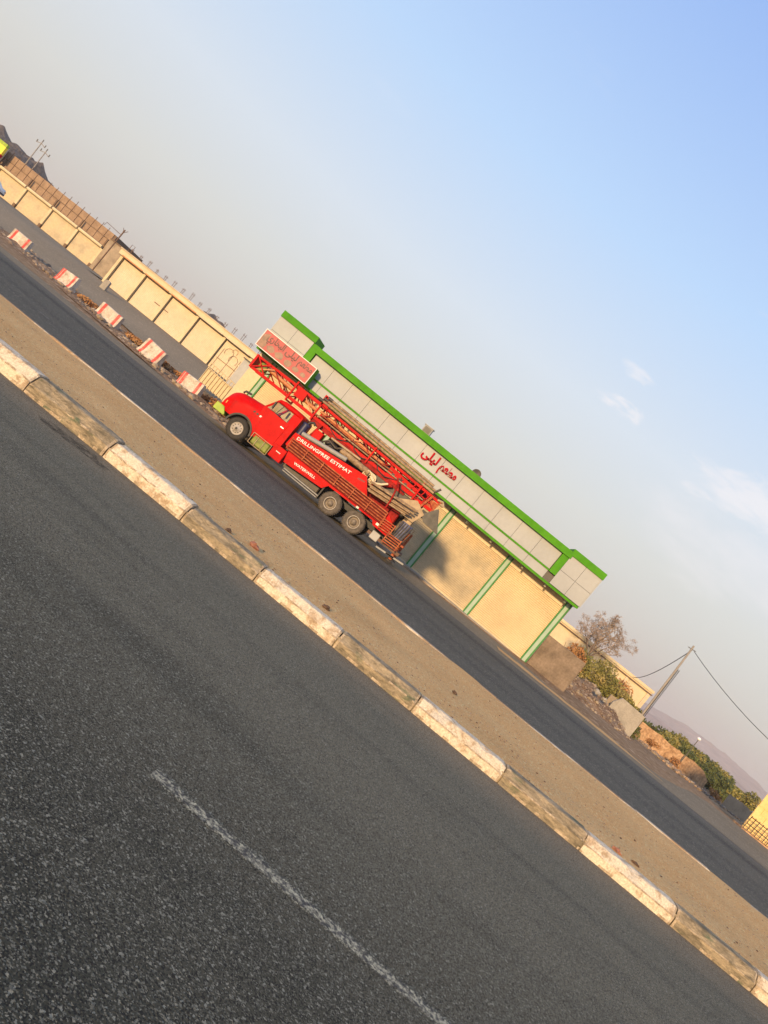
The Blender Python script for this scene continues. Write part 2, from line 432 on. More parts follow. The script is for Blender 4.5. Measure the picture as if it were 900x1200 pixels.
def paint_mat(name, white, under, nscale, lo, hi, fscale=70.0, under2=None, streak=(1, 1, 1), rough=0.85, bump=0.4, extra=None):
    """worn paint: white where the noise is high, the bare surface where it has gone"""
    m = bpy.data.materials.new(name)
    m.use_nodes = True
    N, L = m.node_tree.nodes, m.node_tree.links
    b = N['Principled BSDF']
    b.inputs['Roughness'].default_value = rough
    b.inputs['Specular IOR Level'].default_value = 0.08
    pos = N.new('ShaderNodeNewGeometry').outputs['Position']
    mp = N.new('ShaderNodeMapping')
    mp.inputs['Scale'].default_value = streak
    L.new(pos, mp.inputs[0])

    def nz(s, d=5, r=0.6):
        n = N.new('ShaderNodeTexNoise')
        n.inputs['Scale'].default_value = s
        n.inputs['Detail'].default_value = d
        n.inputs['Roughness'].default_value = r
        L.new(mp.outputs[0], n.inputs['Vector'])
        return n.outputs[0]

    def rg(v, a, c, d=0, e=1):
        r = N.new('ShaderNodeMapRange')
        r.inputs[1].default_value, r.inputs[2].default_value, r.inputs[3].default_value, r.inputs[4].default_value = a, c, d, e
        L.new(v, r.inputs[0])
        return r.outputs[0]

    def mx(f, a, c, t='MIX'):
        x = N.new('ShaderNodeMix')
        x.data_type = 'RGBA'
        x.blend_type = t
        if isinstance(f, float):
            x.inputs[0].default_value = f
        else:
            L.new(f, x.inputs[0])
        for i, q in ((6, a), (7, c)):
            if isinstance(q, tuple):
                x.inputs[i].default_value = (*q, 1)
            else:
                L.new(q, x.inputs[i])
        return x.outputs[2]
    u = mx(rg(nz(nscale * 1.7), 0.35, 0.65), under, under2 or tuple(c * 0.7 for c in under))
    if extra:
        u = mx(rg(nz(nscale * 0.9, 4), 0.56, 0.66, 0, 0.8), u, extra)
    w = mx(rg(nz(nscale * 2.5), 0.3, 0.7), white, tuple(c * 0.8 for c in white))
    c = mx(rg(nz(nscale, 8, 0.7), lo, hi), u, w)
    f = rg(nz(fscale, 6, 0.75), 0.3, 0.7, 0.6, 1.25)
    c = mx(1.0, c, f, 'MULTIPLY')
    L.new(c, b.inputs['Base Color'])
    bp = N.new('ShaderNodeBump')
    bp.inputs['Strength'].default_value = bump
    bp.inputs['Distance'].default_value = 0.01
    L.new(nz(fscale * 0.7, 4), bp.inputs['Height'])
    L.new(bp.outputs[0], b.inputs['Normal'])
    return m


M['kerb_white'] = paint_mat('worn_white_kerb', (0.70, 0.61, 0.46), (0.36, 0.265, 0.17), 4.5, 0.40, 0.50, 38, (0.50, 0.385, 0.26), bump=0.9)
M['kerb_bare'] = paint_mat('bare_kerb_concrete', (0.42, 0.335, 0.215), (0.29, 0.24, 0.165), 5.0, 0.46, 0.62, 38, (0.13, 0.11, 0.075), streak=(0.5, 1, 1.6), extra=(0.09, 0.125, 0.075), bump=0.9)
M['kerb_blue'] = paint_mat('faded_blue_paint', (0.10, 0.14, 0.15), (0.26, 0.24, 0.18), 6.0, 0.42, 0.55, 60)
M['far_kerb'] = paint_mat('far_kerb_paint', (0.66, 0.56, 0.41), (0.42, 0.28, 0.155), 0.7, 0.50, 0.60, 30, (0.38, 0.25, 0.14))
M['kerb_worn'] = paint_mat('worn_kerb_cement', (0.55, 0.45, 0.32), (0.34, 0.255, 0.165), 12.0, 0.38, 0.62, 40, (0.24, 0.18, 0.115), bump=0.9)
M['road_paint'] = paint_mat('worn_road_paint', (0.58, 0.54, 0.38), (0.11, 0.105, 0.095), 26.0, 0.44, 0.60, 80, bump=0.9)
def worn_line(m, yc, hw):
    """lets the asphalt show through where the line has worn off, mostly at its edges"""
    N, L = m.node_tree.nodes, m.node_tree.links
    pos = N.new('ShaderNodeNewGeometry').outputs['Position']
    sep = N.new('ShaderNodeSeparateXYZ')
    L.new(pos, sep.inputs[0])
    d = N.new('ShaderNodeMath')
    d.operation = 'SUBTRACT'
    d.inputs[1].default_value = yc
    L.new(sep.outputs['Y'], d.inputs[0])
    a = N.new('ShaderNodeMath')
    a.operation = 'ABSOLUTE'
    L.new(d.outputs[0], a.inputs[0])
    e = N.new('ShaderNodeMapRange')
    e.inputs[1].default_value, e.inputs[2].default_value = hw * 0.35, hw
    e.inputs[3].default_value, e.inputs[4].default_value = 0.0, 0.22
    L.new(a.outputs[0], e.inputs[0])
    n1 = N.new('ShaderNodeTexNoise')
    n1.inputs['Scale'].default_value = 70
    n1.inputs['Detail'].default_value = 4
    n1.inputs['Roughness'].default_value = 0.7
    L.new(pos, n1.inputs['Vector'])
    n2 = N.new('ShaderNodeTexNoise')
    n2.inputs['Scale'].default_value = 5
    n2.inputs['Detail'].default_value = 3
    L.new(pos, n2.inputs['Vector'])
    ad = N.new('ShaderNodeMath')
    ad.operation = 'MULTIPLY_ADD'
    ad.inputs[1].default_value = 0.3
    L.new(n2.outputs[0], ad.inputs[0])
    L.new(n1.outputs[0], ad.inputs[2])
    sb_ = N.new('ShaderNodeMath')
    sb_.operation = 'SUBTRACT'
    L.new(ad.outputs[0], sb_.inputs[0])
    L.new(e.outputs[0], sb_.inputs[1])
    r = N.new('ShaderNodeMapRange')
    r.inputs[1].default_value, r.inputs[2].default_value = 0.50, 0.58
    L.new(sb_.outputs[0], r.inputs[0])
    L.new(r.outputs[0], N['Principled BSDF'].inputs['Alpha'])


worn_line(M['road_paint'], 4.625, 0.085)
M['dash_paint'] = paint_mat('worn_dash_paint', (0.42, 0.40, 0.35), (0.11, 0.105, 0.095), 26.0, 0.44, 0.60, 80)
M['stain'] = mat('oil_stain', [(0.06, 0.055, 0.043), (0.115, 0.102, 0.078)], 5, 0.9, fine=0.5, fscale=70, bump=0.8, bscale=75, spec=0.05)


_n, _l = M['stain'].node_tree.nodes, M['stain'].node_tree.links
_t = _n.new('ShaderNodeTexNoise')
_t.inputs['Scale'].default_value = 7.0
_t.inputs['Detail'].default_value = 8
_t.inputs['Roughness'].default_value = 0.7
_l.new(_n.new('ShaderNodeNewGeometry').outputs['Position'], _t.inputs['Vector'])
_r = _n.new('ShaderNodeMapRange')
_r.inputs[1].default_value, _r.inputs[2].default_value, _r.inputs[3].default_value, _r.inputs[4].default_value = 0.38, 0.66, 0.0, 0.75
_l.new(_t.outputs[0], _r.inputs[0])
_l.new(_r.outputs[0], _n['Principled BSDF'].inputs['Alpha'])


# ------------------------------------------------------------------ mesh building
class B:
    """collects shapes; build() links them as one mesh object"""

    def __init__(self, off=(0, 0, 0)):
        self.v, self.f, self.mi, self.sm, self.k, self.off = [], [], [], [], 0, Vector(off)

    def add(self, vs_, fs, smooth=False):
        n = len(self.v)
        self.v += [Vector(p) for p in vs_]
        for q in fs:
            self.f.append([n + i for i in q])
            self.mi.append(self.k)
            self.sm.append(smooth)
        return self

    def box(self, x0, x1, y0, y1, z0, z1):
        return self.add([(x0, y0, z0), (x1, y0, z0), (x1, y1, z0), (x0, y1, z0), (x0, y0, z1), (x1, y0, z1), (x1, y1, z1), (x0, y1, z1)],
                        [(0, 3, 2, 1), (4, 5, 6, 7), (0, 1, 5, 4), (1, 2, 6, 5), (2, 3, 7, 6), (3, 0, 4, 7)])

    def bar(self, p0, p1, w, h=None):
        """square bar between two points"""
        h = h or w
        p0, p1 = Vector(p0), Vector(p1)
        d = (p1 - p0).normalized()
        a = Vector((0, 0, 1)) if abs(d.z) < 0.95 else Vector((0, 1, 0))
        s = d.cross(a).normalized() * (w / 2)
        t = s.cross(d).normalized() * (h / 2)
        c = [p + sg * s + tg * t for p in (p0, p1) for sg, tg in ((-1, -1), (1, -1), (1, 1), (-1, 1))]
        return self.add(c, [(3, 2, 1, 0), (4, 5, 6, 7), (0, 1, 5, 4), (1, 2, 6, 5), (2, 3, 7, 6), (3, 0, 4, 7)])

    def tube(self, pts, r, n=8, r2=None, cap=True):
        pts = [Vector(p) for p in pts]
        rings = []
        m = len(pts)
        prev = None
        for i, p in enumerate(pts):
            d = (pts[min(i + 1, m - 1)] - pts[max(i - 1, 0)]).normalized()
            if prev is None:
                a = Vector((0, 0, 1)) if abs(d.z) < 0.9 else Vector((1, 0, 0))
                s = d.cross(a).normalized()
            else:
                s = (prev - d * prev.dot(d)).normalized()
            prev = s
            t = d.cross(s)
            rr = r if r2 is None else r + (r2 - r) * i / (m - 1)
            rings.append([p + (s * math.cos(2 * math.pi * j / n) + t * math.sin(2 * math.pi * j / n)) * rr for j in range(n)])
        vs_ = [q for g in rings for q in g]
        fs = [(i * n + j, i * n + (j + 1) % n, (i + 1) * n + (j + 1) % n, (i + 1) * n + j) for i in range(m - 1) for j in range(n)]
        self.add(vs_, fs, True)
        if cap:
            self.add(rings[0], [tuple(range(n))[::-1]])
            self.add(rings[-1], [tuple(range(n))])
        return self

    def prism(self, prof, axis, a0, a1):
        """extrude a 2-D outline along an axis ('x','y','z')"""
        def P(q, a):
            return {'x': (a, q[0], q[1]), 'y': (q[0], a, q[1]), 'z': (q[0], q[1], a)}[axis]
        n = len(prof)
        vs_ = [P(q, a0) for q in prof] + [P(q, a1) for q in prof]
        fs = [(i, (i + 1) % n, n + (i + 1) % n, n + i) for i in range(n)] + [tuple(range(n))[::-1], tuple(range(n, 2 * n))]
        return self.add(vs_, fs)

    def lathe(self, prof, c, axis='y', n=24):
        """prof: (radius, offset along axis)"""
        c = Vector(c)
        vs_ = []
        for r, a in prof:
            for j in range(n):
                t = 2 * math.pi * j / n
                u, w = r * math.cos(t), r * math.sin(t)
                vs_.append(c + Vector({'y': (u, a, w), 'z': (u, w, a), 'x': (a, u, w)}[axis]))
        m = len(prof)
        fs = [(i * n + j, i * n + (j + 1) % n, (i + 1) * n + (j + 1) % n, (i + 1) * n + j) for i in range(m - 1) for j in range(n)]
        return self.add(vs_, fs, True)

    def loft(self, sections, close=False, cap=True, smooth=True):
        n = len(sections[0])
        vs_ = [p for s in sections for p in s]
        fs = []
        for i in range(len(sections) - 1):
            for j in range(n if close else n - 1):
                fs.append((i * n + j, i * n + (j + 1) % n, (i + 1) * n + (j + 1) % n, (i + 1) * n + j))
        self.add(vs_, fs, smooth)
        if cap:
            self.add(sections[0], [tuple(range(n))[::-1]])
            self.add(sections[-1], [tuple(range(n))])
        return self

    def lump(self, c, r, seed, n=2, sq=(1, 1, 1), rough=0.35):
        bm = bmesh.new()
        bmesh.ops.create_icosphere(bm, subdivisions=n, radius=1)
        c = Vector(c)
        vs_ = []
        for v in bm.verts:
            k = 1 + rough * mn.noise(v.co * 1.7 + Vector((seed * 3.1, seed, 0)))
            vs_.append(c + Vector((v.co.x * sq[0], v.co.y * sq[1], v.co.z * sq[2])) * r * k)
        fs = [tuple(v.index for v in f.verts) for f in bm.faces]
        bm.free()
        return self.add(vs_, fs)

    def mesh(self, name, mats):
        me = bpy.data.meshes.new(name)
        o = self.off
        me.from_pydata([tuple(p - o) for p in self.v], [], self.f)
        for m_ in (mats if isinstance(mats, (list, tuple)) else [mats]):
            me.materials.append(M[m_])
        for p, mi, s in zip(me.polygons, self.mi, self.sm):
            p.material_index = mi
            p.use_smooth = s
        me.update()
        return me

    def build(self, name, mats, parent=None, bevel=0.0):
        me = self.mesh(name, mats)
        if bevel:
            bm = bmesh.new()
            bm.from_mesh(me)
            bmesh.ops.bevel(bm, geom=bm.edges[:], offset=bevel, segments=1, affect='EDGES', profile=0.5)
            bm.to_mesh(me)
            bm.free()
        return link(name, me, parent)


def link(name, me, parent=None):
    o = bpy.data.objects.new(name, me)
    COL.objects.link(o)
    if parent is not None:
        o.parent = parent
    return o


def thing(name, label, cat, loc=(0, 0, 0), group=None, rot=(0, 0, 0)):
    o = bpy.data.objects.new(name, None)
    o.empty_display_size = 0.3
    COL.objects.link(o)
    o.location = loc
    o.rotation_euler = rot
    return tag(o, label, cat, group)


def tag(o, label, cat, group=None):
    o['label'] = label
    o['category'] = cat
    if group:
        o['group'] = group
    return o


def struct(o, kind='structure', label=None):
    o['kind'] = kind
    if label:
        o['label'] = label
    return o


def text_geo(body, size, depth=0.0, offset=0.0, res=3, width=None):
    """lettering as geometry, lying in x-z and facing -y, starting at the origin"""
    c = bpy.data.curves.new('lettering', 'FONT')
    c.body = body
    c.size = size
    c.extrude = depth / 2
    c.offset = offset
    c.resolution_u = res
    o = bpy.data.objects.new('lettering', c)
    COL.objects.link(o)
    dg = bpy.context.evaluated_depsgraph_get()
    ev = o.evaluated_get(dg)
    me = ev.to_mesh()
    vs_ = [(v.co.x, -v.co.z, v.co.y) for v in me.vertices]
    fs = [tuple(p.vertices) for p in me.polygons]
    ev.to_mesh_clear()
    bpy.data.objects.remove(o)
    bpy.data.curves.remove(c)
    x0 = min(p[0] for p in vs_)
    x1 = max(p[0] for p in vs_)
    k = 1.0 if width is None else width / (x1 - x0)
    return [((p[0] - x0) * k, p[1], p[2]) for p in vs_], fs


def sstep(t):
    t = max(0.0, min(1.0, t))
    return t * t * (3 - 2 * t)


def gz(x, y):
    """height of the land: level at the road, higher behind the shops on the left, falling away on the right"""
    left = sstep((-12 - x) / 12) * (1.5 * sstep((y - 46) / 18) + 0.010 * max(0, y - 70))
    right = -sstep((x - 9) / 10) * 0.028 * max(0, y - 48)
    mid = (1 - sstep((-12 - x) / 12)) * (1 - sstep((x - 9) / 10)) * 0.004 * max(0, y - 60)
    return left + right + mid


def drape(name, material, xs, ylo, yhi, ny, lift, kind='structure'):
    b = B()
    n = len(xs)
    vs_ = []
    for j in range(ny + 1):
        for x in xs:
            y = ylo(x) + (yhi(x) - ylo(x)) * j / ny
            vs_.append((x, y, gz(x, y) + lift))
    b.add(vs_, [(j * n + i, j * n + i + 1, (j + 1) * n + i + 1, (j + 1) * n + i) for j in range(ny) for i in range(n - 1)], True)
    return struct(b.build(name, material), kind)


def frange(a, b, n):
    return [a + (b - a) * i / n for i in range(n + 1)]


# ================================================================== THE SETTING
xs = [-4000, -1800, -900, -500, -300, -200, -150] + frange(-120, 120, 96) + [150, 200, 300, 500, 900, 1800, 4000]
ys = [-3000, -800, -200, -60, -20, 10, 30] + frange(36, 110, 40) + [125, 150, 200, 300, 450, 700, 1000, 1500, 2500, 5000]
b = B()
n = len(xs)


def ground_z(x, y):
    if y < 36:
        return -0.06
    z = gz(x, y) if y < 1000 else gz(x, 1000)
    return z - 0.06 * (1 - sstep((y - 36) / 6)) + (0.05 * mn.noise((x * 0.4, y * 0.4, 0)) if y > 40 else 0) - 0.05


b.add([(x, y, ground_z(x, y)) for y in ys for x in xs],
      [(j * n + i, j * n + i + 1, (j + 1) * n + i + 1, (j + 1) * n + i) for j in range(len(ys) - 1) for i in range(n - 1)], True)
struct(b.build('ground', 'earth'))

b = B()
b.add([(-260, -30, 0), (260, -30, 0), (260, 11.3, 0), (-260, 11.3, 0)], [(0, 1, 2, 3)])
near_road = struct(b.build('near_road', 'asphalt_near'))
b = B()
b.add([(-260, 18.2, 0), (260, 18.2, 0), (260, 33.2, 0), (-260, 33.2, 0)], [(0, 1, 2, 3)])
far_road = struct(b.build('far_road', 'asphalt_far'))

# dusty shoulder and the forecourt in front of the restaurant
drape('shoulder', 'forecourt', frange(-120, 16, 68), lambda x: 33.0 + 0.25 * mn.noise((x * .5, 0, 3)), lambda x: 36.3 + 0.5 * mn.noise((x * .3, 1, 3)) + (2.4 if -15 < x < 7 else 0), 3, 0.004)
drape('side_road', 'forecourt', frange(9.5, 140, 60), lambda x: 32.9, lambda x: 35.5 + 11.5 * sstep((x - 12) / 10) + 0.35 * mn.noise((x * .8, 5, 3)), 6, 0.008)
drape('service_lane', 'asphalt_lane', frange(-130, -14.0, 72),
      lambda x: 39.0 + 6.8 * sstep((-14 - x) / 4) + 0.42 * max(0, min(18, -16 - x)) - 9.5 * sstep((-27 - x) / 8) + 0.5 * mn.noise((x * .4, 9, 1)),
      lambda x: 64.6 if x > -40 else 64.6 + 19.6 * sstep((-40 - x) / 9), 14, 0.03)

drape('sand_drift', 'sand', frange(4.5, 13.5, 60), lambda x: 34.75 + 0.3 * mn.noise((x * .7, 2, 3)) + 0.12 * mn.noise((x * 3, 2, 3)), lambda x: 36.1 + 0.4 * mn.noise((x * .9, 4, 3)) + 0.15 * mn.noise((x * 3, 5, 3)) - 1.2 * sstep((x - 10.5) / 3), 3, 0.016)

# low strip of rubble and soil carrying the barriers
b = B()
vs_, fs = [], []
X = frange(-44, -10.5, 90)
Yn = 14
for j in range(Yn + 1):
    for x in X:
        c = 39.4 + 0.42 * max(-3, min(18, -16 - x))
        t = j / Yn
        y = c - 2.6 + 6.4 * t
        h = 0.26 * math.sin(math.pi * t) ** 0.7 * (0.7 + 0.9 * mn.noise((x * 0.9, y * 0.9, 4))) + 0.1 * mn.noise((x * 3, y * 3, 0)) * math.sin(math.pi * t)
        vs_.append((x, y, gz(x, y) - 0.03 + max(-0.03, h)))
n = len(X)
fs = [(j * n + i, j * n + i + 1, (j + 1) * n + i + 1, (j + 1) * n + i) for j in range(Yn) for i in range(n - 1)]
b.add(vs_, fs, True)
struct(b.build('verge', 'rubble_soil'))

# sandy median between the two carriageways
b = B()
X = frange(-60, 60, 300)
Yn = 26
vs_ = []
for j in range(Yn + 1):
    t = j / Yn
    y = 11.5 + 6.75 * t
    for x in X:
        z = 0.205 - 0.06 * t + 0.03 * mn.noise((x * 0.7, y * 0.7, 2)) + 0.018 * mn.noise((x * 2.6, y * 2.6, 7)) - 0.03 * math.exp(-((t - 0.5) / 0.3) ** 2)
        vs_.append((x, y, z))
n = len(X)
b.add(vs_, [(j * n + i, j * n + i + 1, (j + 1) * n + i + 1, (j + 1) * n + i) for j in range(Yn) for i in range(n - 1)], True)
median = struct(b.build('median', 'sand'))


# kerb stones of the near kerb: white and bare stones in turn
def kerb_mesh(length, seed, material, blue):
    prof = [(0.0, -0.04), (0.0, 0.04), (0.002, 0.126), (0.004, 0.138), (0.014, 0.147), (0.085, 0.236), (0.096, 0.248), (0.11, 0.255), (0.2, 0.262), (0.31, 0.261), (0.325, 0.256), (0.335, 0.24), (0.335, -0.04)]
    b = B()
    nx = 44
    secs = []
    for i in range(nx + 1):
        x = -length / 2 + length * i / nx
        e = min(i, nx - i) / nx * length
        inset = 0.014 * math.exp(-e / 0.025)
        s = []
        for (y, z) in prof:
            q = Vector((x * 1.0 + seed * 7.3, y * 3, z * 3))
            dn = 0.009 * mn.noise(q * 2.2) + 0.006 * mn.noise(q * 7) + 0.004 * mn.noise(q * 19)
            cz = 0.07 * max(0, mn.noise(q * 2.6 + Vector((5, 0, 0))) - 0.28) * (1 if 0.12 < z < 0.258 else 0)
            s.append((x, y + inset + dn * 0.8 + cz, z - inset * (1 if z > 0.1 else 0) - abs(dn) - cz))
        secs.append(s)
    b.loft(secs, smooth=False)
    me = b.mesh('kerb_stone', [material, 'kerb_blue', 'kerb_worn'])
    for p in me.polygons:
        c = p.center
        q = Vector((c.x * 5 + seed * 3.7, c.y * 9, c.z * 9))
        if blue and c.y > 0.285 and c.z > 0.19:
            p.material_index = 1
        elif 0.122 < c.z < 0.157 and c.y < 0.03 and mn.noise(q) > (-0.15 if not blue else 0.1):
            p.material_index = 2          # paint and cement worn off along the arris
        elif length / 2 - abs(c.x) < 0.035 + 0.03 * mn.noise(q * 2) and mn.noise(q * 1.3) > -0.2:
            p.material_index = 2          # broken ends
        elif c.z < 0.03 and mn.noise(q * 0.8) > 0.05:
            p.material_index = 2
    return me


joints = [-6.62, -4.98, -3.41, -1.97, -0.45, 1.02, 2.6, 4.05, 5.62, 6.98]
while joints[0] > -40:
    joints.insert(0, joints[0] - 1.52)
while joints[-1] < 40:
    joints.append(joints[-1] + 1.52)
i0 = joints.index(-6.62)
kerb = bpy.data.objects.new('near_kerb', None)
COL.objects.link(kerb)
kerb.location = (0, 11.2, 0)
struct(kerb)
b = B()
b.box(-40, 40, 0.05, 0.30, -0.05, 0.17)
o = b.build('kerb_bed', 'kerb_bare', kerb)
protos = {}
for i in range(len(joints) - 1):
    x0, x1 = joints[i], joints[i + 1]
    bare = (i - i0) % 2 == 0
    L_ = x1 - x0 - 0.022
    key = (bare, i % 5) if not (-8 < x0 < 8) else (bare, i)
    if key not in protos:
        protos[key] = kerb_mesh(L_, i, 'kerb_bare' if bare else 'kerb_white', bare)
    o = link('kerb_stone', protos[key], kerb)
    o.location = ((x0 + x1) / 2, 0.012 * mn.noise((i * 3.3, 0, 0)), 0.008 * mn.noise((i * 2.3, 4, 0)))
    o.rotation_euler = (0, 0.006 * mn.noise((i * 1.7, 8, 0)), 0.008 * mn.noise((i * 5.1, 2, 0)))
    big = 1 + 0.34 * sstep((-2.5 - x0) / 5.0)          # the older stones towards the left are larger
    o.scale = (1, big, big)

# far kerb of the median, half buried: only its top shows
fk = bpy.data.objects.new('far_kerb', None)
COL.objects.link(fk)
fk.location = (0, 18.05, 0)
struct(fk)
b = B()
prof = [(0, -0.05), (0.0, 0.18), (0.03, 0.205), (0.2, 0.205), (0.235, 0.18), (0.24, -0.05)]
b.loft([[(x, p[0], p[1]) for p in prof] for x in (-0.995, -0.98, 0, 0.98, 0.995)], smooth=False)
km = b.mesh('kerb_stone', 'far_kerb')
for i in range(-26, 26):
    o = link('kerb_stone', km, fk)
    o.location = (i * 2.0, 0.05 * mn.noise((i * .77, 1, 0)), -0.045 + 0.03 * mn.noise((i * 1.31, 0, 1)))

# road markings
b = B()
b.add([(-0.56, 4.545, 0.004), (2.6, 4.545, 0.004), (2.6, 4.705, 0.004), (-0.56, 4.705, 0.004)], [(0, 1, 2, 3)])
struct(b.build('lane_marking', 'road_paint'))
for x, y in ((-14.4, 22.7), (-13.1, 25.8)):
    b = B()
    b.add([(x - .22, y - .06, 0.004), (x + .22, y - .06, 0.004), (x + .22, y + .06, 0.004), (x - .22, y + .06, 0.004)], [(0, 1, 2, 3)])
    struct(b.build('lane_marking', 'dash_paint'))
b = B()
pts = []
for k in range(90):
    a = 2 * math.pi * k / 90
    q = Vector((math.cos(a), math.sin(a), 3))
    rr = 1 + 0.45 * mn.noise(q * 1.4) + 0.25 * mn.noise(q * 4) + 0.14 * mn.noise(q * 11)
    pts.append((-5.25 + 0.58 * rr * math.cos(a), 10.62 + 0.27 * rr * math.sin(a) + 0.1 * math.cos(a), 0.004))
b.add([(-5.25, 10.62, 0.004)] + pts, [(0, 1 + k, 1 + (k + 1) % 90) for k in range(90)])
struct(b.build('road_stain', 'stain'))

# gravel and litter on the median, gathered along the kerb
b = B()
for k in range(1500):
    x = rnd.uniform(-16, 14)
    y = 11.7 + abs(rnd.gauss(0, 1)) * 2.2 if rnd.random() < 0.5 else rnd.uniform(11.6, 17.9)
    if y > 17.9:
        continue
    r = rnd.choice((0.008, 0.011, 0.014, 0.02))
    t = (y - 11.5) / 6.75
    z = 0.205 - 0.06 * t + 0.03 * mn.noise((x * 0.7, y * 0.7, 2)) - 0.03 * math.exp(-((t - 0.5) / 0.3) ** 2)
    b.k = 0 if rnd.random() < 0.75 else 1
    b.lump((x, y, z + r * 0.3), r, k, n=1, sq=(1, 0.8, 0.6), rough=0.6)
struct(b.build('gravel', ['stone_grey', 'litter']), 'stuff', 'small stones and dry litter scattered over the sandy median')

stones = [(-2.55, 12.5, 0.085, 'stone_red', 'reddish angular rock lying on the sandy median by the kerb', 'rock'),
          (-2.95, 12.1, 0.06, 'litter', 'dark dried clod beside the reddish rock on the median', 'clod'),
          (-0.95, 12.3, 0.075, 'litter', 'dark crumpled clod on the sand behind a white kerb stone', 'clod'),
          (4.75, 11.98, 0.07, 'stone_red', 'small red-brown clod against the kerb near the right edge', 'clod'),
          (5.15, 12.15, 0.06, 'litter', 'dark flake on the sand right of the red-brown clod', 'clod'),
          (-3.9, 12.0, 0.05, 'litter', 'small dark clod on the sand behind the bare kerb stone at left', 'clod'),
          (1.7, 14.2, 0.05, 'litter', 'lone dark lump in the middle of the sandy median', 'clod')]
for i, (x, y, r, m_, lab, cat) in enumerate(stones):
    r *= 0.8
    b = B((x, y, 0.18))
    b.lump((x, y, 0.18 + r * 0.45), r, i + 3, n=2, sq=(1.3, 0.9, 0.75), rough=0.9)
    o = b.build('stone' if cat == 'rock' else 'earth_clod', m_)
    o.location = (x, y, 0.18)
    tag(o, lab, cat)


# ------------------------------------------------------------------ hills
def ridge(name, x0, x1, yc, depth, base, top, seed, material, nx=90, ny=24, rough=0.35, fscale=0.05):
    """top(x) gives the crest height"""
    b = B()
    vs_ = []
    for j in range(ny + 1):
        t = j / ny * 2 - 1
        for i in range(nx + 1):
            x = x0 + (x1 - x0) * i / nx
            y = yc + depth * t
            k = max(0.0, 1 - abs(t)) ** 0.8
            h = (top(x) - base) * k
            q = Vector((x * fscale, y * fscale, seed))
            h *= 1 + rough * k * 0.35 * mn.noise(q * 2) + rough * 0.3 * mn.noise(q * 7)
            vs_.append((x, y, base + h))
    b.add(vs_, [(j * (nx + 1) + i, j * (nx + 1) + i + 1, (j + 1) * (nx + 1) + i + 1, (j + 1) * (nx + 1) + i) for j in range(ny) for i in range(nx)], False)
    return struct(b.build(name, material))


ridge('hill', -420, -234, 320, 70, 0, lambda x: 22 * sstep((-236 - x) / 12) + 1.6 * mn.noise((x * .12, 0, 0)) + (2.0 * sstep((-256 - x) / 12)), 3, 'hill_rock', 140, 30)
ridge('hill', -160, -120, 310, 45, 0, lambda x: 15.6 * sstep((-120 - x) / 8) * sstep((x + 160) / 16) + 1.2 * mn.noise((x * .2, 3, 0)), 9, 'hill_rock', 90, 24)
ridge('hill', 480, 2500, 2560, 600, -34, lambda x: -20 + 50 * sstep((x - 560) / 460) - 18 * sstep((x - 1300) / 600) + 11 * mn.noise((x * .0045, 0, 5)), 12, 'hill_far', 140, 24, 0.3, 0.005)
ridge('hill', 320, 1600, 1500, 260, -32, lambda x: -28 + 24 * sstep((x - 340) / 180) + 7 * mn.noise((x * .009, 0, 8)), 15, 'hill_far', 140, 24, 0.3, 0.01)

# ================================================================== RESTAURANT
RX, RY = -4.0, 41.5
SLOPE = R(0.9)
rest = thing('restaurant_building', 'long single-storey restaurant with off-white panel fascia, green trim and cream roller shutters', 'building', (RX, RY, 0), rot=(0, SLOPE, 0))


def RB():
    return B((RX, RY, 0))


pill_x = [-13.95, -9.05, -5.1, -1.15, 2.8, 6.72]
b = RB()
b.box(-15.0, 7.0, 42.0, 52, -0.6, 5.2)
b.build('wall', 'render_dull', rest)
b = RB()
b.box(-15.2, 7.1, 40.9, 42.0, -0.7, 0.10)
b.build('step', 'concrete', rest, 0.02)
# stone edging pieces along the step
sb = B()
sb.box(-0.36, 0.36, -0.1, 0.1, -0.2, 0.07)
sm_ = sb.mesh('edging_stone', 'concrete_brown')
for i in range(30):
    o = link('edging_stone', sm_, rest)
    o.location = (-14.7 + i * 0.75 - RX, 40.75 - RY + 0.05 * mn.noise((i * 1.9, 0, 0)), 0.0 + 0.03 * mn.noise((i * 2.7, 1, 0)))
    o.rotation_euler = (0, 0.05 * mn.noise((i * 3.1, 3, 0)), 0.06 * mn.noise((i * 1.1, 7, 0)))
# pillars: pale face between two green edges
for x in pill_x:
    b = RB()
    b.box(x - 0.10, x + 0.10, 41.575, 42.0, 0.10, 4.0)
    p = b.build('pillar', 'pillar_face', rest)
    for s in (-1, 1):
        b = RB()
        b.box(x + s * 0.14 - 0.04, x + s * 0.14 + 0.04, 41.55, 42.0, 0.10, 4.0)
        b.build('edge_strip', 'green_pillar', p)
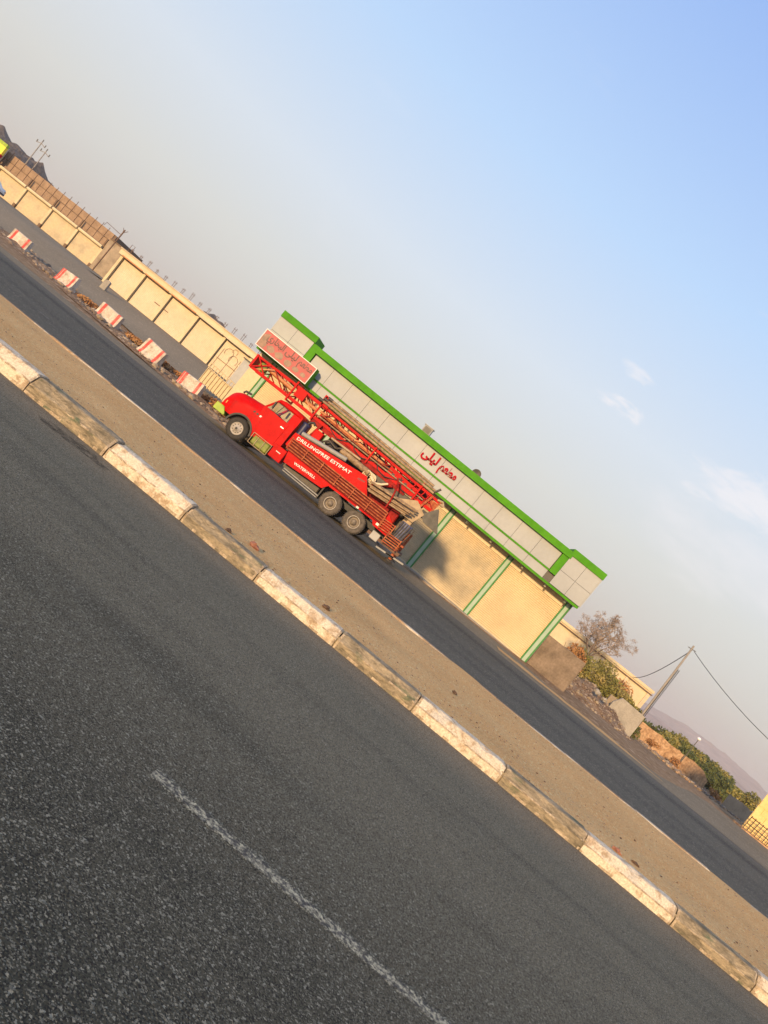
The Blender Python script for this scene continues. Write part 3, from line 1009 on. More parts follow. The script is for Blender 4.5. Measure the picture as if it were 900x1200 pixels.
# roller shutters with real slats
for i in range(len(pill_x) - 1):
    x0, x1 = pill_x[i] + 0.18, pill_x[i + 1] - 0.18
    b = RB()
    nS = 34
    prof = []
    for k in range(nS):
        z = 0.12 + 3.5 * k / nS
        h = 3.5 / nS
        prof += [(41.675, z), (41.63, z + h * 0.25), (41.63, z + h * 0.7), (41.675, z + h * 0.95)]
    prof += [(41.66, 3.62), (41.75, 3.62), (41.75, 0.12)]
    vs_ = [(x0, p[0], p[1]) for p in prof] + [(x1, p[0], p[1]) for p in prof]
    m_ = len(prof)
    b.add(vs_, [(k, (k + 1) % m_, m_ + (k + 1) % m_, m_ + k) for k in range(m_)])
    sh = b.build('shutter', 'shutter_beige' if i in (2, 3) else 'shutter_cream', rest)  # these two bays take a greyer, duller beige than the rest
    b = RB()
    b.box(x0, x1, 41.6, 41.76, 0.1, 0.2)
    b.build('bottom_rail', 'shutter_beige', sh)
    b = RB()
    b.box(x0, x1, 41.58, 42.0, 3.62, 4.0)
    b.build('shutter_box', 'shutter_cream', sh)
b = RB()
b.box(-15.0, -14.14, 41.6, 42.0, 0.1, 4.0)
b.build('end_wall', 'render_wall', rest)
# fascia: backing, panels, trims
FB, MT, PB, PT = 4.06, 4.66, 5.78, 6.14
b = RB()
b.box(-14.9, 6.95, 40.62, 42.1, FB + 0.02, PT - 0.05)
b.build('fascia_backing', 'backing', rest)
b = RB()
b.box(-15.0, 7.0, 40.50, 41.9, FB - 0.05, FB + 0.02)
b.build('soffit', 'soffit', rest)
b = RB()
b.box(-14.98, 6.98, 40.42, 40.62, FB - 0.07, FB + 0.06)
b.build('trim', 'green_trim', rest)
b = RB()
b.box(-12.2, 4.62, 40.50, 40.60, MT - 0.045, MT + 0.045)
b.build('trim', 'green_trim', rest)
b = RB()
b.box(-12.25, 5.1, 40.30, 40.9, PB, PT)
b.build('parapet_band', 'green_trim', rest)
px = -12.15
W_ = 1.29
k = 0
while px < 4.6:
    x1 = min(px + W_ - 0.016, 4.62)
    for (z0, z1) in ((FB + 0.07, MT - 0.055), (MT + 0.055, PB - 0.0)):
        b = RB()
        b.box(px, 5.03 if x1 == 4.62 and z0 < MT else x1, 40.54, 40.62, z0, z1)
        b.build('panel', 'acp', rest)
    px += W_
# end towers with their green inner strips
for (x0, x1, zt, sx0, sx1, cols_) in ((-14.92, -12.62, 6.55, -12.62, -12.2, 2), (5.04, 6.98, 6.33, 4.64, 5.04, 2)):
    b = RB()
    b.box(x0 + 0.02, x1 - 0.02, 40.45, 42.0, FB + 0.07, zt - 0.02)
    b.build('tower', 'backing', rest)
    n_ = cols_
    w_ = (x1 - x0) / n_
    zs = [FB + 0.08, 5.02, zt - 0.37] if x0 > 0 else [FB + 0.08, 5.3, zt - 0.37]
    for c in range(n_):
        for r_ in range(2):
            b = RB()
            b.box(x0 + c * w_ + 0.008, x0 + (c + 1) * w_ - 0.008, 40.36, 40.45, zs[r_] + 0.008, zs[r_ + 1] - 0.008)
            b.build('panel', 'acp', rest)
    for r_ in range(2):
        b = RB()
        b.box(x1 if x0 > 0 else x0 - 0.06, x1 + 0.06 if x0 > 0 else x0, 40.38, 41.9, zs[r_] + 0.008, zs[r_ + 1] - 0.008)
        b.build('panel', 'acp', rest)
    b = RB()
    b.box(x0 - 0.07, x1 + 0.07, 40.28, 42.06, zt - 0.37, zt)
    b.build('parapet_band', 'green_trim', rest)
    b = RB()
    b.box(sx0, sx1, 40.40, 40.62, MT - 0.045 if x0 > 0 else FB + 0.1, PB if x0 > 0 else zt - 0.38)
    b.build('trim', 'green_trim', rest)
# spotlights under the soffit
for x in (-10.9, -8.6, -6.3, -4.0, -0.2, 1.4, 3.5, 5.0, 6.3):
    b = RB()
    b.tube([(x, 40.62, FB - 0.05), (x, 40.62, FB - 0.11)], 0.03, 8)
    b.tube([(x, 40.62, FB - 0.11), (x, 40.57, FB - 0.20)], 0.05, 8, 0.07)
    b.build('spotlight', 'chrome', rest)

# pink sign box at the left end
SX0, SX1, SZ0, SZ1 = -14.78, -11.30, 4.22, 5.27
sg = thing('sign_box', 'pink restaurant sign box with dark Arabic lettering above the truck bonnet', 'sign', (-13.0, 40.1, SZ0), rot=(0, SLOPE, 0))


def SB():
    return B((-13.0, 40.1, SZ0))


zo = 0.02
b = SB()
b.box(SX0, SX1, 39.62, 40.28, SZ0, SZ1)
b.build('case', 'green_trim', sg, 0.01)
b = SB()
for (a0, a1, c0, c1) in ((SX0, SX1, SZ1 - 0.035, SZ1), (SX0, SX1, SZ0, SZ0 + 0.035), (SX0, SX0 + 0.035, SZ0 + 0.035, SZ1 - 0.035), (SX1 - 0.035, SX1, SZ0 + 0.035, SZ1 - 0.035)):
    b.box(a0, a1, 39.58, 39.617, c0, c1)
b.build('frame', 'white_paint', sg)
b = SB()
b.box(SX0 + 0.035, SX1 - 0.035, 39.60, 39.618, SZ0 + 0.035, SZ1 - 0.035)
face = b.build('sign_face', 'pink_sign', sg)
b = SB()
rr = random.Random(3)
for (u, w, h) in ((-14.45, .42, .34), (-13.95, .5, .36), (-13.35, .55, .4), (-12.75, .5, .38), (-12.2, .42, .3), (-11.72, .36, .24)):
    pts = []
    for k in range(9):
        a = 2 * math.pi * k / 9 + rr.random() * .4
        pts.append((u + math.cos(a) * w / 2 * rr.uniform(.8, 1.15), 39.596, SZ0 + 0.3 + math.sin(a) * h / 2 * rr.uniform(.8, 1.15)))
    b.add(pts, [tuple(range(9))])
for (u0, u1) in ((-14.72, -14.3),):
    b.add([(u0, 39.597, SZ0 + .07), (u1, 39.597, SZ0 + .07), (u1 - .1, 39.597, SZ1 - .1), (u0, 39.597, SZ1 - .3)], [(0, 1, 2, 3)])
b.build('printed_picture', 'brown_print', face)
AR_LAYLA = "\uFEF0\uFEE0\uFEF4\uFEDF"
AR_REST = "\uFEE2\uFECC\uFEC4\uFEE3"
AR_BUKH = "\uFEF1\uFEAD\uFE8E\uFEA8\uFE92\uFEDF\uFE8D"
for (txt, x, w) in ((AR_REST, -12.32, 0.9), (AR_LAYLA, -13.2, 0.74), (AR_BUKH, -14.45, 1.12)):
    v_, f_ = text_geo(txt, 0.5, 0.01, 0.010, 3, w)
    b = SB()
    b.add([(p[0] + x, p[1] + 39.592, p[2] + SZ0 + 0.62) for p in v_], f_)
    b.build('lettering', 'maroon', sg)

# red letters fixed to the fascia
lt = thing('sign_lettering', 'raised red Arabic lettering on the off-white fascia behind the drill mast', 'sign', (-3.1, 40.5, 5.1), rot=(0, SLOPE, 0))
for (txt, x, w, z) in ((AR_REST, -3.1, 1.08, 5.16), (AR_LAYLA, -4.28, 1.0, 5.16)):
    v_, f_ = text_geo(txt, 0.66, 0.06, 0.022, 3, w)
    b = B((-3.1, 40.5, 5.1))
    b.add([(p[0] + x, p[1] + 40.49, p[2] + z - 0.02) for p in v_], f_)
    b.build('word', 'red_letter', lt)

# things on the restaurant roof
t = thing('air_cooler', 'small grey metal box unit standing on the green parapet left of the red letters', 'cooler', (-5.0, 42.4, 6.0))
b = B((-5.0, 42.4, 6.0))
b.box(-5.28, -4.74, 42.15, 42.65, 6.0, 6.72)
b.build('case', 'grey_sheet', t, 0.02)
for k in range(6):
    b = B((-5.0, 42.4, 6.0))
    b.box(-5.22, -4.80, 42.10, 42.16, 6.30 + k * 0.065, 6.33 + k * 0.065)
    b.build('louvre', 'dark_plate', t)
b = B((-5.0, 42.4, 6.0))
b.box(-5.33, -4.69, 42.1, 42.7, 6.72, 6.76)
b.build('lid', 'grey_sheet', t)
t = thing('satellite_dish', 'small dark satellite dish just above the parapet right of the red letters', 'dish', (-1.4, 42.4, 5.9))
b = B((-1.4, 42.4, 5.9))
prof = [(0.0, 0.0), (0.1, -0.01), (0.2, -0.045), (0.28, -0.09)]
b.lathe(prof, (-1.4, 42.4, 6.28), 'y', 18)
b.build('reflector', 'dark_plate', t)
b = B((-1.4, 42.4, 5.9))
b.tube([(-1.4, 42.42, 5.9), (-1.4, 42.42, 6.25)], 0.025, 8)
b.build('mast', 'wood_pole', t)
b = B((-1.4, 42.4, 5.9))
b.tube([(-1.4, 42.32, 6.02), (-1.4, 42.1, 6.25)], 0.012, 6)
b.build('feed_arm', 'wood_pole', t)


# ================================================================== SHOP ROWS ON THE LEFT
def corrugated(b, x0, x1, y, z0, z1, pitch=0.12, d=0.02):
    prof = []
    z = z0
    while z < z1 - 1e-6:
        h = min(pitch, z1 - z)
        prof += [(y, z), (y - d, z + h * 0.35), (y - d, z + h * 0.7), (y, z + h * 0.98)]
        z += pitch
    prof += [(y + 0.06, z1), (y + 0.06, z0)]
    m_ = len(prof)
    b.add([(x0, p[0], p[1]) for p in prof] + [(x1, p[0], p[1]) for p in prof], [(k, (k + 1) % m_, m_ + (k + 1) % m_, m_ + k) for k in range(m_)])


# cream row of five shutters
OX, OY = -31.2, 65.0
row = thing('shop_row', 'cream row of five roller-shutter shops with rebar stubs on its roof, left of the truck', 'building', (OX, OY, 1.45))


def OB():
    return B((OX, OY, 1.45))


dx = [-38.75, -36.05, -33.0, -29.83, -26.72, -23.65]
b = OB()
b.box(-38.95, -23.45, 65.25, 74, 0.8, 4.85)
b.build('wall', 'render_wall', row)
b = OB()
b.box(-39.05, -23.35, 64.55, 65.25, 4.42, 4.90)
b.build('beam', 'render_wall', row, 0.02)
b = OB()
b.box(-39.1, -23.3, 64.45, 65.3, 4.90, 4.98)
b.build('coping', 'render_dull', row)
b = OB()
b.box(-39.0, -23.4, 64.6, 65.25, 1.2, 1.50)
b.build('step', 'concrete', row)
for x in dx:
    b = OB()
    b.box(x - 0.14, x + 0.14, 64.9, 65.25, 1.5, 4.42)
    p = b.build('pillar', 'render_wall', row)
    b = OB()
    b.tube([(x + 0.17, 64.86, 1.5), (x + 0.17, 64.86, 4.42)], 0.028, 6)
    b.build('downpipe', 'dark_plate', p)
for i in range(5):
    b = OB()
    corrugated(b, dx[i] + 0.2, dx[i + 1] - 0.16, 65.12, 1.52, 4.30)
    s_ = b.build('shutter', 'shutter_pale', row)
    b = OB()
    b.box(dx[i] + 0.2, dx[i + 1] - 0.16, 64.47, 64.54, 4.40, 4.50)
    b.build('shutter_rail', 'orange_metal' if i in (0, 1, 2) else 'render_dull', s_)
# painted tracery of the last door
b = OB()
for (cx_, cz_, r_) in ((-25.6, 3.5, .42), (-24.9, 3.2, .42), (-25.2, 3.9, .25)):
    pts = [(cx_ + r_ * math.cos(a), 65.03, cz_ + r_ * math.sin(a)) for a in frange(-0.6, 3.8, 14)]
    b.tube(pts, 0.016, 5)
for x in (-26.2, -25.2, -24.3):
    b.tube([(x, 65.03, 1.6), (x, 65.03, 3.6)], 0.016, 5)
b.tube([(-26.3, 65.03, 2.6), (-24.0, 65.03, 2.6)], 0.025, 5)
b.build('gate_tracery', 'block_brown', row)
b = OB()
b.box(-33.9, -33.4 + 1.1, 65.085, 65.1, 2.95, 3.02)
b.build('painted_number', 'rust_bar', row)
# rebar stubs and loops on the roof
for i in range(16):
    x = -38.6 + i * 1.0
    b = OB()
    hh = 0.55 + 0.35 * rnd.random()
    for ddx in (-0.08, 0.08):
        b.tube([(x + ddx, 65.4, 4.9), (x + ddx + rnd.uniform(-.05, .05), 65.4, 4.9 + hh)], 0.022, 5)
    b.tube([(x - 0.2, 65.4, 4.9 + hh * .8), (x + 0.2, 65.4, 4.9 + hh * .8 + rnd.uniform(-.1, .1))], 0.018, 5)
    b.build('rebar', 'rust_bar', row)
for k, x in ((0, -38.9),):
    b = OB()
    b.tube([(x, 65.3, 4.9), (x, 65.3, 5.75), (x + 0.35, 65.3, 5.75), (x + 0.35, 65.3, 4.9)], 0.025, 5)
    b.build('rebar_loop', 'rust_bar', row)

# older row further left with brown block wall on top
OX2, OY2 = -60, 85
row2 = thing('old_shop_row', 'older row of dull beige shutters under a tall brown block parapet, far left', 'building', (OX2, OY2, 1.4))


def PB_():
    return B((OX2, OY2, 1.4))


d2 = [-74.1, -69.75, -65.4, -61.3, -57.2, -53.35]
b = PB_()
b.box(-74.3, -53.0, 85.45, 93, 0.8, 6.5)
b.build('wall', 'block_joint', row2)
for i in range(5):
    b = PB_()
    corrugated(b, d2[i] + 0.25, d2[i + 1] - 0.22, 85.25, 1.4, 4.25)
    b.build('shutter', 'shutter_beige', row2)  # darker, duller beige than the shutters of the cream row
for x in d2:
    b = PB_()
    b.box(x - 0.16, x + 0.16, 85.02, 85.46, 2.1, 4.25)
    p = b.build('pillar', 'render_wall', row2)
    b = PB_()
    b.box(x - 0.17, x + 0.17, 85.0, 85.46, 1.2, 2.1)
    b.build('pillar_base', 'block_joint', p)
    b = PB_()
    b.box(x - 0.09, x + 0.09, 84.85, 85.0, 4.7, 5.6)
    b.build('column_stub', 'block_joint', row2)
for i in range(5):
    b = PB_()
    b.tube([(d2[i] + 0.1, 85.0, 4.44), (d2[i + 1] - 0.1, 85.0, 4.44)], 0.19, 10)
    b.build('shutter_roll', 'render_wall', row2)
cw = 1.02
for r_ in range(2):
    for i in range(20):
        key = 'blk'
        if r_ == 0 and i == 0:
            bb = B()
            bb.box(-cw / 2 + 0.035, cw / 2 - 0.035, -0.06, 0.06, -0.44, 0.44)
            blk = bb.mesh('block_panel', 'block_brown')
        o = link('block_panel', blk, row2)
        o.location = (-73.7 + i * cw + 0.5 - OX2, 85.40 - OY2 + 0.02 * mn.noise((i * 3.3, r_ * 2.0, 0)), 5.10 + r_ * 0.96 - 1.4)
for i in range(20):
    b = PB_()
    x = -73.7 + i * cw + 0.02
    b.tube([(x, 85.36, 4.64), (x, 85.36, 6.72 + 0.2 * rnd.random())], 0.035, 5)
    b.build('rebar', 'rust_bar', row2)
b = PB_()
b.box(-74.3, -53.0, 84.6, 85.4, 1.1, 1.4)
b.build('step', 'concrete', row2)

# grey wall between the two rows
t = thing('link_wall', 'plain grey-brown rendered wall between the two shop rows, far left', 'wall', (-46, 78, 1.4))
b = B((-46, 78, 1.4))
b.box(-53.0, -45.0, 84.7, 85.1, 0.8, 5.75)
b.build('wall_face', 'concrete_brown', t)
b = B((-46, 78, 1.4))
b.box(-53.0, -44.9, 84.6, 85.2, 5.75, 5.9)
b.build('coping', 'block_joint', t)
t = thing('roof_mast', 'thin rusty pipe mast with a forked top between the two shop rows', 'mast', (-49.1, 79.4, 1.4))
b = B((-49.1, 79.4, 1.4))
b.tube([(-49.15, 79.4, 1.35), (-49.0, 79.4, 7.3)], 0.075, 6)
b.build('pipe', 'rust_bar', t)
b = B((-49.1, 79.4, 1.4))
b.tube([(-49.0, 79.4, 6.9), (-48.6, 79.4, 7.35)], 0.03, 5)
b.tube([(-49.0, 79.4, 6.9), (-49.3, 79.4, 7.4)], 0.03, 5)
b.tube([(-49.0, 79.4, 6.6), (-51.2, 79.4, 6.75), (-51.3, 79.4, 6.3)], 0.03, 5)
b.build('fork', 'rust_bar', t)

# twin power poles behind the old row
for x, top, lab in ((-69.75, 10.1, 'taller thin power pole with crossarm behind the block parapet at far left'), (-68.6, 9.5, 'shorter thin power pole with crossarm behind the block parapet at far left')):
    t = thing('power_pole', lab, 'pole', (x, 94, 1.6), 'twin poles behind the old shops')
    b = B((x, 94, 1.6))
    s_ = 94 / 88
    x_ = x * s_
    zt = 2.2 + (top - 2.2) * s_
    b = B((x, 94, 1.6))
    b.tube([(x_, 94, 1.4), (x_, 94, zt)], 0.09, 6, 0.06)
    b.build('shaft', 'wood_pole', t)
    b = B((x, 94, 1.6))
    b.tube([(x_ - 0.75, 94, zt - 0.45), (x_, 94, zt - 0.25), (x_ + 0.75, 94, zt - 0.45)], 0.05, 5)
    b.build('crossarm', 'wood_pole', t)
    for dx_ in (-0.72, 0, 0.72):
        b = B((x, 94, 1.6))
        b.tube([(x_ + dx_, 94, zt - 0.45 if dx_ else zt), (x_ + dx_, 94, zt - 0.1 if dx_ else zt + 0.3)], 0.06, 6)
        b.build('insulator', 'dark_plate', t)

# yellow and green shop corner at the far left edge
t = thing('yellow_shop', 'shop corner with lime-green and yellow fascia at the far left edge', 'building', (-73, 84, 1.4))
b = B((-73, 84, 1.4))
b.box(-80.0, -70.0, 84.2, 84.9, 1.0, 6.7)
b.build('wall', 'render_dull', t)
for (z0, z1, m_) in ((5.2, 5.55, 'red_letter'), (5.55, 6.55, 'yellow_sign'), (6.55, 6.95, 'lime')):
    b = B((-73, 84, 1.4))
    b.box(-80.0, -69.6, 83.8, 84.2, z0, z1)
    b.build('fascia_band', m_, t)

# small grey shed with a window between the cream row and the restaurant
t = thing('sheet_shed', 'small grey sheet-metal shed with a barred window, left of the restaurant', 'shed', (-20.8, 60, 1.2))
b = B((-20.8, 60, 1.2))
b.box(-22.3, -17.4, 60, 64, 0.4, 3.85)
b.build('wall', 'grey_sheet', t)
b = B((-20.8, 60, 1.2))
b.box(-22.4, -17.3, 59.85, 64.1, 3.85, 3.95)
b.build('roof', 'dark_plate', t)
b = B((-20.8, 60, 1.2))
b.box(-21.35, -20.65, 59.93, 59.99, 2.55, 3.35)
w_ = b.build('window', 'white_paint', t)
b = B((-20.8, 60, 1.2))
b.box(-21.27, -20.73, 59.90, 59.925, 2.63, 3.27)
b.build('pane', 'dark_plate', w_)
for x in (-21.13, -21.0, -20.87):
    b = B((-20.8, 60, 1.2))
    b.tube([(x, 59.88, 2.6), (x, 59.88, 3.3)], 0.015, 5)
    b.build('bar', 'white_paint', w_)

# pale yellow steel frame in front of the last shop door
t = thing('steel_frame', 'pale yellow steel cage frame standing before the last cream shop door', 'frame', (-19.2, 50, 0.4))
b = B((-19.2, 50, 0.4))
b.box(-20.1, -17.9, 49.7, 50.5, 0.45, 1.55)
b.build('panel', 'cage_yellow', t, 0.03)
for k in range(9):
    x = -20.05 + k * 0.26
    b = B((-19.2, 50, 0.4))
    b.tube([(x, 49.66, 0.4), (x, 49.66, 2.0 - 0.02 * k)], 0.03, 6)
    b.build('bar', 'cage_yellow', t)
for z in (1.62, 1.98):
    b = B((-19.2, 50, 0.4))
    b.tube([(-20.1, 49.66, z), (-17.9, 49.66, z - 0.15)], 0.035, 6)
    b.build('rail', 'cage_yellow', t)

# leaning concrete post in the lane
t = thing('concrete_post', 'stubby grey concrete slab post standing in the lane between barriers and shops', 'post', (-34.3, 58, 0.75))
b = B((-34.3, 58, 0.75))
b.prism([(-34.55, 0.5), (-34.0, 0.5), (-33.98, 1.9), (-34.2, 1.98), (-34.5, 1.86)], 'y', 57.85, 58.15)
b.build('slab', 'concrete', t, 0.02)
b = B((-34.3, 58, 0.75))
b.box(-34.75, -33.8, 57.7, 58.3, 0.3, 0.95)
b.build('footing', 'concrete_brown', t, 0.03)

# concrete barriers with red stripes
bars = [(-33.9, 46.6, 4, 'red-striped concrete barrier farthest left, alone on the asphalt'),
        (-28.0, 43.9, 8, 'red-striped concrete barrier second from the left along the verge'),
        (-23.5, 42.1, 6, 'red-striped concrete barrier in the middle of the five'),
        (-18.75, 39.2, 10, 'red-striped concrete barrier with dry weeds just right of it, second from the truck'),
        (-15.75, 38.7, 14, 'red-striped concrete barrier nearest to the red truck')]
bp = [(-0.28, 0.0), (-0.28, 0.1), (-0.20, 0.24), (-0.13, 0.86), (-0.09, 0.9), (0.09, 0.9), (0.13, 0.86), (0.20, 0.24), (0.28, 0.1), (0.28, 0.0)]


def barrier_piece(x0, x1, grow, material):
    q = B()
    q.loft([[(x, p[0] + (grow if p[0] > 0 else -grow), p[1] + (grow if p[1] > .5 else 0)) for p in bp] for x in (x0, x1)], close=True, smooth=False)
    return q.mesh('barrier', material)


bm_body = barrier_piece(-0.76, 0.76, 0.0, 'barrier_white')
bm_str = barrier_piece(-0.09, 0.09, 0.004, 'barrier_red')
bm_end = barrier_piece(-0.055, 0.055, 0.004, 'barrier_red')
for i, (x, y, a, lab) in enumerate(bars):
    z = gz(x, y) + 0.04 + (0.02 if i else 0)
    t = thing('concrete_barrier', lab, 'barrier', (x, y, z), 'striped barriers along the verge', (R([2, -3, 3, -2, 4][i]), R([1, -3, 2, 4, -2][i]), R(-a + [3, -5, 4, -2, 6][i])))
    t.scale = [(1, 1, .95), (.96, 1, 1.02), (1.02, 1, .93), (.98, 1, 1), (.95, 1, .9)][i]
    link('body', bm_body, t)
    for dx_ in (-0.52, 0.52):
        o = link('red_stripe', bm_str, t)
        o.location = (dx_, 0, 0)
    if i in (1, 4):
        o = link('red_stripe', bm_end, t)
        o.location = (-0.7, 0, 0.001)

# white car at the left edge of the picture
cz0 = gz(-60.9, 75) + 0.03
t = thing('parked_car', 'white parked car cut off by the left edge before the old shop row', 'car', (-62.0, 75, cz0))


def CB():
    return B((0, 0, 0))


prof_top = [(-2.2, 0.55), (-2.1, 0.85), (-1.2, 0.98), (-0.6, 1.42), (0.2, 1.5), (1.0, 1.42), (1.7, 1.0), (2.15, 0.92), (2.22, 0.55)]
b = CB()
secs = []
for (x, z) in [(-2.22, .72), (-2.1, .85), (-1.2, .98), (0, 1.0), (1.2, 1.02), (2.1, .95), (2.24, .7)]:
    w = 0.78 if abs(x) > 2.15 else 0.86
    secs.append([(x, -w, .28), (x, -w - .02, .55), (x, -w + .02, z - .06), (x, -w + .12, z), (x, w - .12, z), (x, w - .02, z - .06), (x, w + .02, .55), (x, w, .28)])
b.loft(secs, close=True)
body = b.build('body', 'car_white', t)
b = CB()
secs = []
for (x, z, w) in [(-1.15, .97, .8), (-0.55, 1.42, .66), (0.3, 1.48, .64), (1.0, 1.40, .66), (1.6, 1.0, .78)]:
    secs.append([(x, -.8, .95), (x, -w, z - .02), (x, -w + .1, z), (x, w - .1, z), (x, w, z - .02), (x, .8, .95)])
b.loft(secs, close=True)
b.build('cabin', 'car_white', t)
for s in (-1, 1):
    b = CB()
    b.add([(-0.9, s * .815, 1.02), (1.3, s * .815, 1.02), (0.9, s * .69, 1.36), (-0.5, s * .69, 1.37)], [(0, 1, 2, 3)])
    b.build('side_window', 'dark_glass', t)
    for x in (-1.35, 1.4):
        b = CB()
        b.lathe([(0.18, s * .80), (0.30, s * .80), (0.32, s * .84), (0.32, s * .90), (0.28, s * .93), (0.18, s * .92)], (x, 0, 0.32), 'y', 20)
        w_ = b.build('wheel', 'rubber', t)
        b = CB()
        b.lathe([(0.0, s * .93), (0.18, s * .925)], (x, 0, 0.32), 'y', 16)
        b.build('rim', 'rim', w_)
    b = CB()
    b.box(2.16, 2.25, s * .68 - .12, s * .68 + .12, .66, .82)
    b.build('headlight', 'chrome', t)
b = CB()
b.box(2.2, 2.27, -.75, .75, .34, .5)
b.build('bumper', 'black', t)


# ================================================================== RIGHT OF THE RESTAURANT
def tri_leaves(b, centre, radii, count, size, rg, shell=0.55, elong=1.6):
    c = Vector(centre)
    for _ in range(count):
        while True:
            d = Vector((rg.uniform(-1, 1), rg.uniform(-1, 1), rg.uniform(-1, 1)))
            if 0.05 < d.length < 1:
                break
        d = d.normalized() * (shell + (1 - shell) * rg.random()) if rg.random() < 0.75 else d
        p = c + Vector((d.x * radii[0], d.y * radii[1], d.z * radii[2]))
        u = Vector((rg.uniform(-1, 1), rg.uniform(-1, 1), rg.uniform(-1, 1))).normalized()
        w = u.cross(Vector((rg.uniform(-1, 1), rg.uniform(-1, 1), rg.uniform(-1, 1)))).normalized()
        s = size * rg.uniform(0.6, 1.4)
        b.add([p - u * s * elong * .5, p + w * s * .35, p + u * s * elong * .5, p - w * s * .35], [(0, 1, 2, 3)])


def shrub(name, label, x, y, z, rx, ry, rz, count, size, material, seed, group=None, cat='shrub', stems=5):
    rg = random.Random(seed)
    t = thing(name, label, cat, (x, y, z), group)
    b = B((x, y, z))
    for k in range(stems):
        a = rg.uniform(0, 6.28)
        b.tube([(x + rx * .15 * math.cos(a), y + ry * .15 * math.sin(a), z - 0.1), (x + rx * .3 * math.cos(a), y + ry * .3 * math.sin(a), z + rz * .7),
                (x + rx * .55 * math.cos(a), y + ry * .55 * math.sin(a), z + rz * 1.5)], 0.035, 5, 0.012)
    b.build('stem', 'bark', t)
    b = B((x, y, z))
    n = 6
    for k in range(n):
        a = rg.uniform(0, 6.28)
        q = rg.uniform(0.1, 0.65)
        tri_leaves(b, (x + rx * q * math.cos(a), y + ry * q * math.sin(a), z + rz * rg.uniform(0.55, 1.4)), (rx * .55, ry * .55, rz * .55), count // n, size, rg)
    b.build('foliage', material, t)
    return t


# concrete wall panel beside the restaurant
t = thing('concrete_wall', 'square stained concrete wall panel right next to the restaurant', 'wall', (8.7, 44, -0.3))
b = B((8.7, 44, -0.3))
b.box(7.06, 9.53, 42.2, 42.42, -0.5, 1.88)
b.build('wall_panel', 'panel_dull', t, 0.015)
b = B((8.7, 44, -0.3))
b.box(9.40, 9.535, 42.42, 49.0, -0.5, 1.86)
b.build('return_wall', 'concrete', t)

# pale free-standing concrete block
t = thing('concrete_block', 'pale free-standing concrete box between the dirt mound and the leaning pole', 'block', (15.1, 50, -0.1))
b = B((15.1, 50, -0.1))
b.prism([(14.0, -0.5), (16.15, -0.5), (16.12, 1.52), (14.35, 1.6), (14.0, 1.05)], 'y', 49.9, 50.1)
b.build('front_slab', 'concrete', t, 0.015)
b = B((15.1, 50, -0.1))
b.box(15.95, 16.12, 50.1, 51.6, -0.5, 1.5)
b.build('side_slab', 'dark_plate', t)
b = B((15.1, 50, -0.1))
b.box(14.05, 15.95, 51.4, 51.6, -0.5, 1.3)
b.build('back_slab', 'concrete_brown', t)

# heap of dirt with stones
b = B((12.2, 48.5, 0))
vs_ = []
nx, ny = 46, 24
for j in range(ny + 1):
    for i in range(nx + 1):
        u, v = i / nx, j / ny
        x, y = 9.6 + 6.2 * u, 44.6 + 8.5 * v
        e = math.sin(math.pi * min(1, u * 1.0)) ** 0.5 * sstep(v / 0.75) * (1 - 0.4 * sstep((v - 0.75) / 0.25))
        h = e * (1.5 - 0.5 * u) * (1 + 0.25 * mn.noise((x * .9, y * .9, 1))) + 0.13 * mn.noise((x * 3, y * 3, 5)) * e + 0.06 * mn.noise((x * 8, y * 8, 2)) * e
        vs_.append((x, y, gz(x, y) - 0.25 + h))
b.add(vs_, [(j * (nx + 1) + i, j * (nx + 1) + i + 1, (j + 1) * (nx + 1) + i + 1, (j + 1) * (nx + 1) + i) for j in range(ny) for i in range(nx)], True)
o = b.build('dirt_mound', 'rubble_soil')
o.location = (12.2, 48.5, 0)
struct(o)
rg = random.Random(21)
b = B()
for k in range(260):
    u, v = rg.random(), rg.random()
    x, y = 10 + 5.4 * u, 45 + 6.0 * v
    e = math.sin(math.pi * (x - 9.6) / 6.2) ** 0.5 * sstep((y - 44.6) / 8.5 / 0.75)
    h = e * (1.5 - 0.5 * (x - 9.6) / 6.2) * (1 + 0.25 * mn.noise((x * .9, y * .9, 1)))
    b.k = k % 2
    b.lump((x, y, gz(x, y) - 0.22 + h), rg.choice((0.04, 0.06, 0.09, 0.13)), k, 1, (1, .9, .7), 0.7)
struct(b.build('rubble', ['stone_grey', 'concrete_brown']), 'stuff', 'loose stones scattered over the dirt mound')
for x, y, z, r, lab in ((12.3, 47.6, 0.95, .17, 'larger pale rock high on the dirt mound, left one'), (12.9, 47.6, 0.85, .15, 'larger pale rock high on the dirt mound, right one')):
    b = B((x, y, z))
    b.lump((x, y, z), r, x, 2, (1.2, .9, .8), 0.8)
    o = b.build('boulder', 'concrete')
    o.location = (x, y, z)
    tag(o, lab, 'rock')

# long cream building behind the bushes
t = thing('cream_warehouse', 'long low cream building behind the bushes right of the restaurant', 'building', (19, 84, -0.9))
b = B((19, 84, -0.9))
b.box(9.5, 24.9, 80, 90, -1.6, 3.45)
b.build('wall', 'render_wall', t)
b = B((19, 84, -0.9))
b.box(9.4, 25.0, 79.85, 90.1, 3.45, 3.72)
b.build('coping', 'render_wall', t)
b = B((19, 84, -0.9))
b.box(9.4, 25.0, 79.8, 79.99, 3.18, 3.30)
b.build('string_course', 'rust_bar', t)
for x in (13.0, 16.0, 19.0, 22.0, 24.6):
    b = B((19, 84, -0.9))
    b.box(x - .12, x + .12, 79.86, 79.99, -1.4, 3.18)
    b.build('pier', 'render_dull', t)

